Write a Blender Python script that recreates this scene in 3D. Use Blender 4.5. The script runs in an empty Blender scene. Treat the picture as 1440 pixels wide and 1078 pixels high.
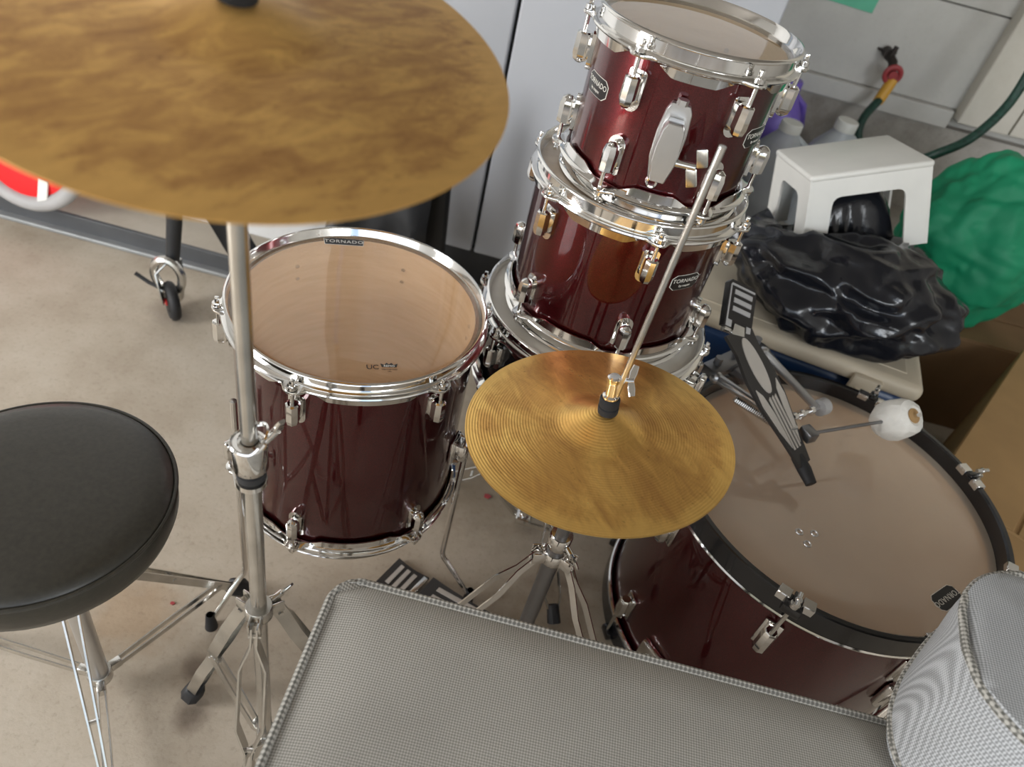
import bpy, bmesh, math, random
from mathutils import Vector, Matrix, noise
random.seed(7)
PI = math.pi
S = bpy.context.scene
C = bpy.context.collection
V = Vector
def rad(a): return math.radians(a)
def pol(a, r, z=0.0): return V((r*math.cos(rad(a)), r*math.sin(rad(a)), z))

# ------------------------------------------------------------------ materials
def newmat(name):
    m = bpy.data.materials.new(name); m.use_nodes = True
    nt = m.node_tree; b = nt.nodes['Principled BSDF']
    return m, nt, b
def node(nt, t, **kw):
    n = nt.nodes.new(t)
    for k, v in kw.items():
        if k.startswith('_'): setattr(n, k[1:], v)
        else: n.inputs[k.replace('__', ' ')].default_value = v
    return n
def ramp(nt, fac, stops):
    r = nt.nodes.new('ShaderNodeValToRGB')
    e = r.color_ramp.elements
    while len(e) < len(stops): e.new(0.5)
    for i, (p, c) in enumerate(stops):
        e[i].position = p; e[i].color = (*c, 1)
    nt.links.new(fac, r.inputs[0]); return r
def coords(nt, kind='Object', scale=(1, 1, 1)):
    tc = nt.nodes.new('ShaderNodeTexCoord'); mp = nt.nodes.new('ShaderNodeMapping')
    mp.inputs['Scale'].default_value = scale
    nt.links.new(tc.outputs[kind], mp.inputs[0]); return mp.outputs[0]
def simple(name, col, rough=0.5, metal=0.0, coat=0.0, noise_amt=0.08, nscale=14, bump=0.0, spec=0.5, trans=0.0, alpha=1.0):
    m, nt, b = newmat(name)
    n = node(nt, 'ShaderNodeTexNoise', Scale=nscale, Detail=4.0)
    nt.links.new(coords(nt), n.inputs['Vector'])
    a = tuple(max(0, c*(1-noise_amt)) for c in col); d = tuple(min(1, c*(1+noise_amt)) for c in col)
    r = ramp(nt, n.outputs['Fac'], [(0.3, a), (0.7, d)])
    nt.links.new(r.outputs[0], b.inputs['Base Color'])
    b.inputs['Roughness'].default_value = rough; b.inputs['Metallic'].default_value = metal
    b.inputs['Coat Weight'].default_value = coat; b.inputs['Coat Roughness'].default_value = 0.04
    b.inputs['Specular IOR Level'].default_value = spec
    b.inputs['Transmission Weight'].default_value = trans; b.inputs['Alpha'].default_value = alpha
    if bump:
        bp = node(nt, 'ShaderNodeBump', Strength=bump, Distance=0.01)
        nt.links.new(n.outputs['Fac'], bp.inputs['Height']); nt.links.new(bp.outputs[0], b.inputs['Normal'])
    return m
M = {}
M['chrome'] = simple('chrome', (0.80, 0.79, 0.77), 0.09, 1.0, noise_amt=0.05)
M['steel'] = simple('worn_steel', (0.66, 0.65, 0.62), 0.24, 1.0, noise_amt=0.12, nscale=30)
M['dark_steel'] = simple('dark_steel', (0.25, 0.25, 0.26), 0.35, 1.0, noise_amt=0.12)
M['alu'] = simple('cast_aluminium', (0.62, 0.62, 0.62), 0.34, 1.0)
M['rubber'] = simple('black_rubber', (0.018, 0.018, 0.019), 0.6)
M['black'] = simple('black_paint', (0.008, 0.008, 0.009), 0.22, coat=0.4)
M['felt'] = simple('black_felt', (0.012, 0.012, 0.013), 0.95)
M['white_plastic'] = simple('white_plastic', (0.80, 0.79, 0.74), 0.4, noise_amt=0.03)
M['fridge'] = simple('white_enamel', (0.47, 0.485, 0.515), 0.32, noise_amt=0.03, nscale=2)
M['kick'] = simple('black_kickplate', (0.012, 0.012, 0.012), 0.5)
M['white_tape'] = simple('white_tape', (0.80, 0.78, 0.72), 0.7, noise_amt=0.06, nscale=60, bump=0.25)
M['print'] = simple('badge_print', (0.72, 0.70, 0.64), 0.4)
M['ink'] = simple('black_ink', (0.03, 0.025, 0.02), 0.5)
M['badge'] = simple('badge_black', (0.012, 0.010, 0.010), 0.3)
M['pedal_light'] = simple('pedal_pale_pad', (0.50, 0.46, 0.41), 0.6)
M['pedal_dark'] = simple('pedal_dark_plate', (0.030, 0.027, 0.025), 0.5)
M['leather'] = simple('black_vinyl', (0.028, 0.025, 0.018), 0.42, nscale=160, noise_amt=0.2, bump=0.03)
M['cooler_blue'] = simple('cooler_blue', (0.008, 0.040, 0.125), 0.35)
M['cooler_lid'] = simple('cooler_cream', (0.62, 0.54, 0.41), 0.5, noise_amt=0.06, nscale=6)
M['blackbag'] = simple('black_polythene', (0.010, 0.011, 0.015), 0.2, nscale=16, bump=0.35)
M['greenbag'] = simple('green_bag_fabric', (0.006, 0.27, 0.125), 0.6, noise_amt=0.12, nscale=8)
M['yellow'] = simple('yellow_print', (0.62, 0.60, 0.04), 0.6)
M['card'] = simple('cardboard', (0.44, 0.27, 0.115), 0.85, noise_amt=0.08, nscale=9)
M['card_dark'] = simple('cardboard_brown', (0.20, 0.115, 0.05), 0.85, noise_amt=0.12, nscale=7)
M['milk'] = simple('cloudy_plastic', (0.66, 0.69, 0.72), 0.35, alpha=0.72, noise_amt=0.04)
M['purple'] = simple('purple_plastic', (0.19, 0.12, 0.52), 0.4)
M['hose'] = simple('green_hose', (0.010, 0.045, 0.030), 0.5, nscale=120, noise_amt=0.5)
M['brassfit'] = simple('yellow_coupling', (0.70, 0.36, 0.04), 0.45)
M['redpaint'] = simple('red_paint', (0.38, 0.045, 0.05), 0.45)
M['brightred'] = simple('bright_red_plastic', (0.80, 0.010, 0.014), 0.4)
M['greyrim'] = simple('grey_plastic', (0.42, 0.41, 0.40), 0.55)
M['mint'] = simple('mint_green_card', (0.14, 0.56, 0.36), 0.6)
M['rust'] = simple('dark_pipe', (0.05, 0.04, 0.035), 0.5, metal=0.6)
M['darkfabric'] = simple('black_nylon', (0.020, 0.022, 0.025), 0.45, nscale=40)
M['frame_wood'] = simple('dark_frame', (0.05, 0.04, 0.03), 0.6)
M['snarehead'] = simple('coated_white_head', (0.66, 0.63, 0.57), 0.42, nscale=18, noise_amt=0.07)
M['tomhead'] = simple('worn_tan_head', (0.52, 0.43, 0.34), 0.22, nscale=22, noise_amt=0.15)

def lacquer():
    m, nt, b = newmat('wine_red_lacquer')
    n = node(nt, 'ShaderNodeTexNoise', Scale=900.0, Detail=2.0); nt.links.new(coords(nt), n.inputs['Vector'])
    r = ramp(nt, n.outputs['Fac'], [(0.35, (0.050, 0.003, 0.004)), (0.7, (0.120, 0.007, 0.010))])
    nt.links.new(r.outputs[0], b.inputs['Base Color'])
    b.inputs['Metallic'].default_value = 0.93; b.inputs['Roughness'].default_value = 0.34
    b.inputs['Coat Weight'].default_value = 1.0; b.inputs['Coat Roughness'].default_value = 0.02
    return m
M['lacquer'] = lacquer()
def woodin():
    m, nt, b = newmat('pale_wood_ply')
    n = node(nt, 'ShaderNodeTexNoise', Scale=5.0, Detail=6.0, Distortion=0.4); nt.links.new(coords(nt, scale=(3, 3, 22)), n.inputs['Vector'])
    r = ramp(nt, n.outputs['Fac'], [(0.3, (0.80, 0.52, 0.29)), (0.7, (0.92, 0.65, 0.40))])
    nt.links.new(r.outputs[0], b.inputs['Base Color']); b.inputs['Roughness'].default_value = 0.5
    return m
M['wood'] = woodin()
def film(name, tint, haze_glow, hazecol, rough=0.03):
    m = bpy.data.materials.new(name); m.use_nodes = True; nt = m.node_tree
    nt.nodes.clear(); out = nt.nodes.new('ShaderNodeOutputMaterial')
    tr = node(nt, 'ShaderNodeBsdfTransparent', Color=(*tint, 1)); df = node(nt, 'ShaderNodeBsdfDiffuse')
    tl = node(nt, 'ShaderNodeBsdfTranslucent', Color=(*hazecol, 1))
    n = node(nt, 'ShaderNodeTexNoise', Scale=9.0, Detail=5.0); nt.links.new(coords(nt), n.inputs['Vector'])
    r = ramp(nt, n.outputs['Fac'], [(0.3, tuple(c*0.93 for c in hazecol)), (0.7, hazecol)])
    nt.links.new(r.outputs[0], df.inputs['Color'])
    md = node(nt, 'ShaderNodeMixShader', Fac=0.1); nt.links.new(df.outputs[0], md.inputs[1]); nt.links.new(tl.outputs[0], md.inputs[2])
    mx = node(nt, 'ShaderNodeMixShader', Fac=haze_glow); nt.links.new(tr.outputs[0], mx.inputs[1]); nt.links.new(md.outputs[0], mx.inputs[2])  # film haze, raised in warm colour to stand in for light inside the drum
    gl = node(nt, 'ShaderNodeBsdfGlossy', Roughness=rough, Color=(1, 1, 1, 1)); lw_ = nt.nodes.new('ShaderNodeLayerWeight'); lw_.inputs[0].default_value = 0.5
    pw = node(nt, 'ShaderNodeMath', _operation='POWER'); pw.inputs[1].default_value = 4.0; nt.links.new(lw_.outputs['Facing'], pw.inputs[0])
    fr = node(nt, 'ShaderNodeMath', _operation='MULTIPLY_ADD'); fr.inputs[1].default_value = 0.9; fr.inputs[2].default_value = 0.055; nt.links.new(pw.outputs[0], fr.inputs[0])
    m2 = nt.nodes.new('ShaderNodeMixShader'); nt.links.new(fr.outputs[0], m2.inputs[0]); nt.links.new(mx.outputs[0], m2.inputs[1]); nt.links.new(gl.outputs[0], m2.inputs[2])
    nt.links.new(m2.outputs[0], out.inputs[0]); return m
M['clearhead'] = film('clear_drum_film', (1, 0.96, 0.90), 0.28, (1.0, 0.77, 0.49))
M['bassfilm'] = film('bass_drum_film', (1, 0.95, 0.89), 0.44, (1.0, 0.87, 0.70))
M['bottomfilm'] = film('lower_drum_film', (1, 0.95, 0.88), 0.92, (0.95, 0.63, 0.385), 0.06)
M['greenfilm'] = film('tom_drum_film', (0.98, 0.97, 0.88), 0.34, (0.72, 0.62, 0.42))

def brass(name, radius, blotch, patch, metal, rough, groove):
    m, nt, b = newmat(name)
    co = coords(nt)
    n1 = node(nt, 'ShaderNodeTexNoise', Scale=patch, Detail=8.0, Roughness=0.7, Distortion=0.6)
    mp = nt.nodes.new('ShaderNodeMapping'); mp.inputs['Scale'].default_value = (1.0, 2.6, 1.0); mp.inputs['Rotation'].default_value = (0, 0, 0.5)
    nt.links.new(co, mp.inputs[0]); nt.links.new(mp.outputs[0], n1.inputs['Vector'])
    r1 = ramp(nt, n1.outputs['Fac'], [(0.34, blotch[0]), (0.50, blotch[1]), (0.66, blotch[2])])
    sp = node(nt, 'ShaderNodeTexNoise', Scale=190.0, Detail=3.0); nt.links.new(co, sp.inputs['Vector'])
    rs = ramp(nt, sp.outputs['Fac'], [(0.24, (0.5, 0.42, 0.34)), (0.36, (1, 1, 1))])
    mul = nt.nodes.new('ShaderNodeMix'); mul.data_type = 'RGBA'; mul.blend_type = 'MULTIPLY'; mul.inputs[0].default_value = 0.6
    nt.links.new(r1.outputs[0], mul.inputs[6]); nt.links.new(rs.outputs[0], mul.inputs[7])
    # radial distance -> lathe grooves and a brighter worn rim
    xy = nt.nodes.new('ShaderNodeSeparateXYZ'); nt.links.new(co, xy.inputs[0])
    cb = nt.nodes.new('ShaderNodeCombineXYZ'); nt.links.new(xy.outputs[0], cb.inputs[0]); nt.links.new(xy.outputs[1], cb.inputs[1])
    ln = nt.nodes.new('ShaderNodeVectorMath'); ln.operation = 'LENGTH'; nt.links.new(cb.outputs[0], ln.inputs[0])
    wob = node(nt, 'ShaderNodeMath', _operation='MULTIPLY'); wob.inputs[1].default_value = 0.05
    nt.links.new(n1.outputs['Fac'], wob.inputs[0])
    add = node(nt, 'ShaderNodeMath', _operation='ADD'); nt.links.new(ln.outputs['Value'], add.inputs[0]); nt.links.new(wob.outputs[0], add.inputs[1])
    rr = ramp(nt, add.outputs[0], [(0.0, (0.55,)*3), (0.045, (0.45,)*3), (0.07, (0,)*3), (radius*0.88+0.025, (0,)*3), (radius*0.93+0.025, (0.65,)*3)])
    mx = nt.nodes.new('ShaderNodeMix'); mx.data_type = 'RGBA'; mx.inputs[7].default_value = (*blotch[2], 1)
    nt.links.new(rr.outputs[0], mx.inputs[0]); nt.links.new(mul.outputs[2], mx.inputs[6])
    nt.links.new(mx.outputs[2], b.inputs['Base Color'])
    b.inputs['Metallic'].default_value = metal
    ro = ramp(nt, n1.outputs['Fac'], [(0.3, (rough+0.10,)*3), (0.7, (rough,)*3)]); nt.links.new(ro.outputs[0], b.inputs['Roughness'])
    k = node(nt, 'ShaderNodeMath', _operation='MULTIPLY'); k.inputs[1].default_value = 2*PI/0.0034; nt.links.new(ln.outputs['Value'], k.inputs[0])
    sn = node(nt, 'ShaderNodeMath', _operation='SINE'); nt.links.new(k.outputs[0], sn.inputs[0])
    bp = node(nt, 'ShaderNodeBump', Strength=groove, Distance=0.0006); nt.links.new(sn.outputs[0], bp.inputs['Height']); nt.links.new(bp.outputs[0], b.inputs['Normal'])
    return m
M['hat'] = brass('hi_hat_bronze', 0.165, [(0.58, 0.308, 0.092), (0.74, 0.42, 0.122), (0.94, 0.60, 0.180)], 13.0, 0.85, 0.27, 0.18)
M['crash'] = brass('crash_bronze', 0.178, [(0.41, 0.208, 0.070), (0.58, 0.322, 0.104), (0.79, 0.475, 0.148)], 24.0, 0.65, 0.36, 0.06)

def weave(name, dark, light, pitch):
    m, nt, b = newmat(name)
    co = coords(nt)
    xy = nt.nodes.new('ShaderNodeSeparateXYZ'); nt.links.new(co, xy.inputs[0])
    outs = []
    for ax in (0, 1, 2):
        k = node(nt, 'ShaderNodeMath', _operation='MULTIPLY'); k.inputs[1].default_value = 2*PI/pitch
        nt.links.new(xy.outputs[ax], k.inputs[0])
        s = node(nt, 'ShaderNodeMath', _operation='SINE'); nt.links.new(k.outputs[0], s.inputs[0]); outs.append(s)
    # threads: a light knot where warp and weft cross
    a1 = node(nt, 'ShaderNodeMath', _operation='ADD'); nt.links.new(outs[0].outputs[0], a1.inputs[0]); nt.links.new(outs[1].outputs[0], a1.inputs[1])
    a2 = node(nt, 'ShaderNodeMath', _operation='ADD'); nt.links.new(a1.outputs[0], a2.inputs[0]); nt.links.new(outs[2].outputs[0], a2.inputs[1])
    tn = nt.nodes.new('ShaderNodeTexCoord'); sn_ = nt.nodes.new('ShaderNodeSeparateXYZ'); nt.links.new(tn.outputs['Normal'], sn_.inputs[0])
    ab = node(nt, 'ShaderNodeMath', _operation='ABSOLUTE'); nt.links.new(sn_.outputs[2], ab.inputs[0])
    gt = node(nt, 'ShaderNodeMath', _operation='GREATER_THAN'); gt.inputs[1].default_value = 0.6; nt.links.new(ab.outputs[0], gt.inputs[0])
    sel = nt.nodes.new('ShaderNodeMix'); nt.links.new(gt.outputs[0], sel.inputs[0]); nt.links.new(a2.outputs[0], sel.inputs[2]); nt.links.new(a1.outputs[0], sel.inputs[3])
    mr = node(nt, 'ShaderNodeMapRange'); mr.inputs[1].default_value = -2.0; mr.inputs[2].default_value = 2.2
    nt.links.new(sel.outputs[0], mr.inputs[0])
    n = node(nt, 'ShaderNodeTexNoise', Scale=6.0, Detail=5.0); nt.links.new(co, n.inputs['Vector'])
    r = ramp(nt, mr.outputs[0], [(0.25, dark), (0.75, light)])
    r2 = ramp(nt, n.outputs['Fac'], [(0.3, (0.86,)*3), (0.7, (1.0,)*3)])
    mul = nt.nodes.new('ShaderNodeMix'); mul.data_type = 'RGBA'; mul.blend_type = 'MULTIPLY'; mul.inputs[0].default_value = 1
    nt.links.new(r.outputs[0], mul.inputs[6]); nt.links.new(r2.outputs[0], mul.inputs[7]); nt.links.new(mul.outputs[2], b.inputs['Base Color'])
    b.inputs['Roughness'].default_value = 0.8
    bp = node(nt, 'ShaderNodeBump', Strength=0.3, Distance=0.001); nt.links.new(mr.outputs[0], bp.inputs['Height']); nt.links.new(bp.outputs[0], b.inputs['Normal'])
    return m
M['weave'] = weave('grey_woven_fabric', (0.215, 0.203, 0.178), (0.50, 0.48, 0.43), 0.0028)
M['weave_skylit'] = weave('grey_woven_fabric_skylit', (0.27, 0.275, 0.275), (0.56, 0.57, 0.58), 0.0028)  # same grey fabric with bluish skylight mixed into its colour
M['cord'] = weave('piping_cord', (0.14, 0.135, 0.118), (0.50, 0.48, 0.43), 0.0052)

def concrete(name, cols, scale=3.0, bump=0.15, speck=None):
    m, nt, b = newmat(name)
    co = coords(nt)
    n = node(nt, 'ShaderNodeTexNoise', Scale=scale, Detail=9.0, Roughness=0.65); nt.links.new(co, n.inputs['Vector'])
    n2 = node(nt, 'ShaderNodeTexNoise', Scale=95.0, Detail=4.0, Roughness=0.7); nt.links.new(co, n2.inputs['Vector'])
    r = ramp(nt, n.outputs['Fac'], [(0.32, cols[0]), (0.5, cols[1]), (0.68, cols[2])])
    r2 = ramp(nt, n2.outputs['Fac'], [(0.28, (0.62, 0.58, 0.54)), (0.45, (1, 1, 1)), (0.8, (1.06, 1.06, 1.06))])
    mul = nt.nodes.new('ShaderNodeMix'); mul.data_type = 'RGBA'; mul.blend_type = 'MULTIPLY'; mul.inputs[0].default_value = (0.5 if bump > 0.1 else 0.12) if speck is None else speck
    nt.links.new(r.outputs[0], mul.inputs[6]); nt.links.new(r2.outputs[0], mul.inputs[7]); nt.links.new(mul.outputs[2], b.inputs['Base Color'])
    b.inputs['Roughness'].default_value = 0.8
    bp = node(nt, 'ShaderNodeBump', Strength=bump, Distance=0.004); nt.links.new(n2.outputs['Fac'], bp.inputs['Height']); nt.links.new(bp.outputs[0], b.inputs['Normal'])
    return m
M['floor'] = concrete('garage_concrete', [(0.35, 0.285, 0.21), (0.46, 0.395, 0.31), (0.54, 0.48, 0.395)], 2.6)
def blotch(m, spots):
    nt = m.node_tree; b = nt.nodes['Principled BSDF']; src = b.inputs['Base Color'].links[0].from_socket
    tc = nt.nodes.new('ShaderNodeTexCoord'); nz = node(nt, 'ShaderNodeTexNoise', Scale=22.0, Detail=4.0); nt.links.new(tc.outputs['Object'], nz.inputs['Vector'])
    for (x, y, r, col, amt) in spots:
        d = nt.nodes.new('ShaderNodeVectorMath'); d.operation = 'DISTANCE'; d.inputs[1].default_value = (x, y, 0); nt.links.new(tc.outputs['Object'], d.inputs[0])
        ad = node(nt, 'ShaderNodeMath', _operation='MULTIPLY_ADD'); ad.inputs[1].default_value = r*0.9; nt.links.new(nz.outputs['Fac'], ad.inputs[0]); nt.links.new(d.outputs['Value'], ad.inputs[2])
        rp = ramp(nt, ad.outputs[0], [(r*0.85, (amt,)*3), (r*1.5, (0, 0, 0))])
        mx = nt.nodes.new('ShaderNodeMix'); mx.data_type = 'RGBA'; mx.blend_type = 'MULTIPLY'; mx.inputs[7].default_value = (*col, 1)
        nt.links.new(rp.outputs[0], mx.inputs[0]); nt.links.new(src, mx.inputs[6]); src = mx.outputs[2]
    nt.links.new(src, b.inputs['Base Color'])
blotch(M['floor'], [(-0.395, 0.555, 0.030, (0.42, 0.38, 0.36), 0.9), (-0.368, 0.478, 0.034, (0.42, 0.38, 0.36), 0.9), (-0.55, 0.62, 0.10, (0.85, 0.66, 0.48), 0.6), (0.02, 1.10, 0.16, (0.62, 0.58, 0.52), 0.7), (-0.90, 1.42, 0.07, (0.6, 0.58, 0.58), 0.6), (0.22, 0.80, 0.16, (0.66, 0.60, 0.52), 0.7), (-0.1, 1.3, 0.25, (0.7, 0.66, 0.6), 0.7)])  # stains at the cymbal stand foot, tinted patches around throne, drums and stroller
M['footing'] = concrete('stained_footing', [(0.28, 0.25, 0.215), (0.43, 0.40, 0.36), (0.53, 0.50, 0.46)], 5.0, 0.3)
M['wall'] = concrete('painted_boards', [(0.55, 0.53, 0.50), (0.63, 0.61, 0.57), (0.69, 0.67, 0.63)], 2.0, 0.02)
M['whitewall'] = concrete('white_wall', [(0.70, 0.70, 0.69), (0.75, 0.75, 0.74), (0.8, 0.8, 0.79)], 1.5, 0.02)
M['trim'] = concrete('cream_trim', [(0.62, 0.58, 0.50), (0.68, 0.64, 0.56), (0.74, 0.70, 0.62)], 3.0, 0.03)
M['step'] = concrete('beige_step', [(0.36, 0.32, 0.26), (0.42, 0.37, 0.30), (0.47, 0.42, 0.35)], 4.0, 0.05)
M['seal'] = simple('dark_grey_threshold', (0.075, 0.078, 0.082), 0.5)
M['sealtrim'] = simple('grey_metal_threshold', (0.33, 0.34, 0.34), 0.45, metal=0.4)
M['ceil'] = concrete('ceiling_board', [(0.27, 0.25, 0.225), (0.30, 0.28, 0.25), (0.33, 0.31, 0.28)], 1.0, 0.02)

# ------------------------------------------------------------------ mesh helpers
def finish(bm, mats, smooth=40):
    bmesh.ops.recalc_face_normals(bm, faces=bm.faces)
    me = bpy.data.meshes.new('mesh'); bm.to_mesh(me); bm.free()
    for k in (mats if isinstance(mats, (list, tuple)) else [mats]): me.materials.append(M[k])
    if smooth is not None and smooth > 0:
        me.polygons.foreach_set('use_smooth', [True]*len(me.polygons)); me.set_sharp_from_angle(angle=rad(smooth))
    return me
def obj(name, data, mats=None, parent=None, loc=(0, 0, 0), rot=(0, 0, 0), smooth=40, label=None):
    me = finish(data, mats, smooth) if isinstance(data, bmesh.types.BMesh) else data
    o = bpy.data.objects.new(name, me); C.objects.link(o)
    o.parent = parent; o.location = loc
    if isinstance(rot, Matrix): o.rotation_euler = rot.to_euler()
    else: o.rotation_euler = rot
    if label: o['label'] = label
    return o
def tag(o, label, cat, group=None, kind=None):
    o['label'] = label; o['category'] = cat
    if group: o['group'] = group
    if kind: o['kind'] = kind
    return o
def thing(name, label, cat, loc=(0, 0, 0), rot=(0, 0, 0), group=None):
    o = bpy.data.objects.new(name, None); C.objects.link(o); o.location = loc
    o.rotation_euler = rot.to_euler() if isinstance(rot, Matrix) else rot
    o.empty_display_size = 0.05
    return tag(o, label, cat, group)
def struct(name, bm, mat, label=None, smooth=0, **kw):
    o = obj(name, bm, mat, smooth=smooth, **kw); o['kind'] = 'structure'
    if label: o['label'] = label
    return o
def nb(): return bmesh.new()
def lathe(bm, prof, n=64, cap=False, mat=0, ang=None):
    """prof: list of (r,z) or a function of theta giving it."""
    f = prof if callable(prof) else (lambda t: prof)
    rings = []
    for i in range(n):
        t = 2*PI*i/n
        rings.append([bm.verts.new((r*math.cos(t), r*math.sin(t), z)) for r, z in f(t)])
    k = len(rings[0])
    for i in range(n):
        a, b = rings[i], rings[(i+1) % n]
        for j in range(k-1):
            fc = bm.faces.new((a[j], b[j], b[j+1], a[j+1])); fc.material_index = mat
    if cap:
        for j in (0, k-1):
            bm.faces.new([r[j] for r in rings])
    return rings
def frames(path):
    P = [V(p) for p in path]; T = []
    for i in range(len(P)):
        a = P[max(i-1, 0)]; b = P[min(i+1, len(P)-1)]
        T.append((b-a).normalized())
    return P, T
def sweep(bm, path, prof, up=(0, 0, 1), scale=None, cap=True, mat=0, closed=False):
    """prof: list of (u,v) in the side/up frame."""
    P, T = frames(path)
    if closed:
        n = len(P); T = [(P[(i+1) % n]-P[i-1]).normalized() for i in range(n)]
    up = V(up)
    side = T[0].cross(up)
    if side.length < 1e-4: side = T[0].cross(V((1, 0, 0)))
    side.normalize(); rings = []
    for i, p in enumerate(P):
        side = (side - T[i]*side.dot(T[i]))
        side.normalize(); u = side.cross(T[i]); s = scale[i] if scale else 1.0
        rings.append([bm.verts.new(p+side*(a*s)+u*(b*s)) for a, b in prof])
    k = len(prof); m = len(rings)
    for i in range(m if closed else m-1):
        a, b = rings[i], rings[(i+1) % m]
        for j in range(k):
            bm.faces.new((a[j], a[(j+1) % k], b[(j+1) % k], b[j])).material_index = mat
    if cap and not closed:
        bm.faces.new(rings[0]).material_index = mat; bm.faces.new(rings[-1][::-1]).material_index = mat
def circ(r, n=12): return [(r*math.cos(2*PI*i/n), r*math.sin(2*PI*i/n)) for i in range(n)]
def rect(w, h, b=0.0):
    if not b: return [(-w/2, -h/2), (w/2, -h/2), (w/2, h/2), (-w/2, h/2)]
    return [(-w/2+b, -h/2), (w/2-b, -h/2), (w/2, -h/2+b), (w/2, h/2-b), (w/2-b, h/2), (-w/2+b, h/2), (-w/2, h/2-b), (-w/2, -h/2+b)]
def tube(bm, path, r, n=12, scale=None, mat=0): sweep(bm, path, circ(r, n), scale=scale, mat=mat)
def box(bm, c, s, rot=None, bev=0.0, seg=2, mat=0):
    g = bmesh.ops.create_cube(bm, size=1.0); vs = g['verts']
    for v in vs:
        v.co = V((v.co.x*s[0], v.co.y*s[1], v.co.z*s[2]))
    if bev:
        es = list({e for v in vs for e in v.link_edges})
        r = bmesh.ops.bevel(bm, geom=es, offset=bev, segments=seg, profile=0.5, affect='EDGES')
        vs = list({v for f in r['faces'] for v in f.verts} | {v for v in vs if v.is_valid})
        vs = list({w for v in vs for f in v.link_faces for w in f.verts})
    for f in {f for v in vs for f in v.link_faces}: f.material_index = mat
    for v in vs:
        v.co = (rot @ v.co if rot else v.co) + V(c)
    return vs
def ball(bm, c, r, sub=2, scale=(1, 1, 1), mat=0):
    g = bmesh.ops.create_icosphere(bm, subdivisions=sub, radius=r)
    for v in g['verts']: v.co = V((v.co.x*scale[0], v.co.y*scale[1], v.co.z*scale[2]))+V(c)
    for f in {f for v in g['verts'] for f in v.link_faces}: f.material_index = mat
def cyl(bm, a, b, r, n=16, r2=None, mat=0):
    tube(bm, [a, b], r, n, scale=[1, (r2/r if r2 else 1)], mat=mat)
def prism(bm, pts, z0, z1, mat=0):
    lo = [bm.verts.new((x, y, z0)) for x, y in pts]; hi = [bm.verts.new((x, y, z1)) for x, y in pts]
    n = len(pts)
    bm.faces.new(lo[::-1]).material_index = mat; bm.faces.new(hi).material_index = mat
    for i in range(n): bm.faces.new((lo[i], lo[(i+1) % n], hi[(i+1) % n], hi[i])).material_index = mat
def xform(bm, mtx): bmesh.ops.transform(bm, matrix=mtx, verts=bm.verts)
def text_bm(body, size, depth=0.0002, spacing=1.0):
    cu = bpy.data.curves.new('lettering', 'FONT'); cu.body = body; cu.size = size; cu.extrude = depth; cu.align_x = 'CENTER'; cu.align_y = 'CENTER'
    cu.space_character = spacing
    o = bpy.data.objects.new('lettering_tmp', cu); C.objects.link(o)
    dg = bpy.context.evaluated_depsgraph_get(); me = bpy.data.meshes.new_from_object(o.evaluated_get(dg))
    bm = nb(); bm.from_mesh(me); bpy.data.objects.remove(o); bpy.data.curves.remove(cu); bpy.data.meshes.remove(me)
    bmesh.ops.subdivide_edges(bm, edges=[e for e in bm.edges if e.calc_length() > size*0.4], cuts=3)
    return bm
def shared(bm, mats, smooth=40): return finish(bm, mats, smooth)
def wrapcyl(bm, r):
    """bend a flat x/y mesh (z out) round a vertical cylinder of radius r; x -> angle about +X."""
    for v in bm.verts:
        a = v.co.x/r; rr = r+v.co.z; y = v.co.y
        v.co = V((rr*math.cos(a), rr*math.sin(a), y))

# ------------------------------------------------------------------ camera
f_px, vx, vy = 1044.3, -309.2, 1151.2
n_ = V((vx, vy, f_px)).normalized(); fw = V((0, 0, 1)); h_ = (fw-n_*fw.dot(n_)).normalized(); r_ = n_.cross(h_)
if r_.x < 0: r_ = -r_
CAMZ = 1.3
def camw(c): c = V(c); return V((c.dot(r_), c.dot(h_), -c.dot(n_)))
cx, cy, cz = camw((1, 0, 0)), camw((0, -1, 0)), camw((0, 0, -1))
cd = bpy.data.cameras.new('camera'); cam = bpy.data.objects.new('camera', cd); C.objects.link(cam)
cam.matrix_world = Matrix(((cx.x, cy.x, cz.x, 0), (cx.y, cy.y, cz.y, 0), (cx.z, cy.z, cz.z, CAMZ), (0, 0, 0, 1)))
cd.sensor_width = 36; cd.sensor_fit = 'HORIZONTAL'; cd.lens = f_px*36/1440; cd.clip_start = 0.02
cd.dof.use_dof = True; cd.dof.focus_distance = 0.98; cd.dof.aperture_fstop = 4.5
S.camera = cam

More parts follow.
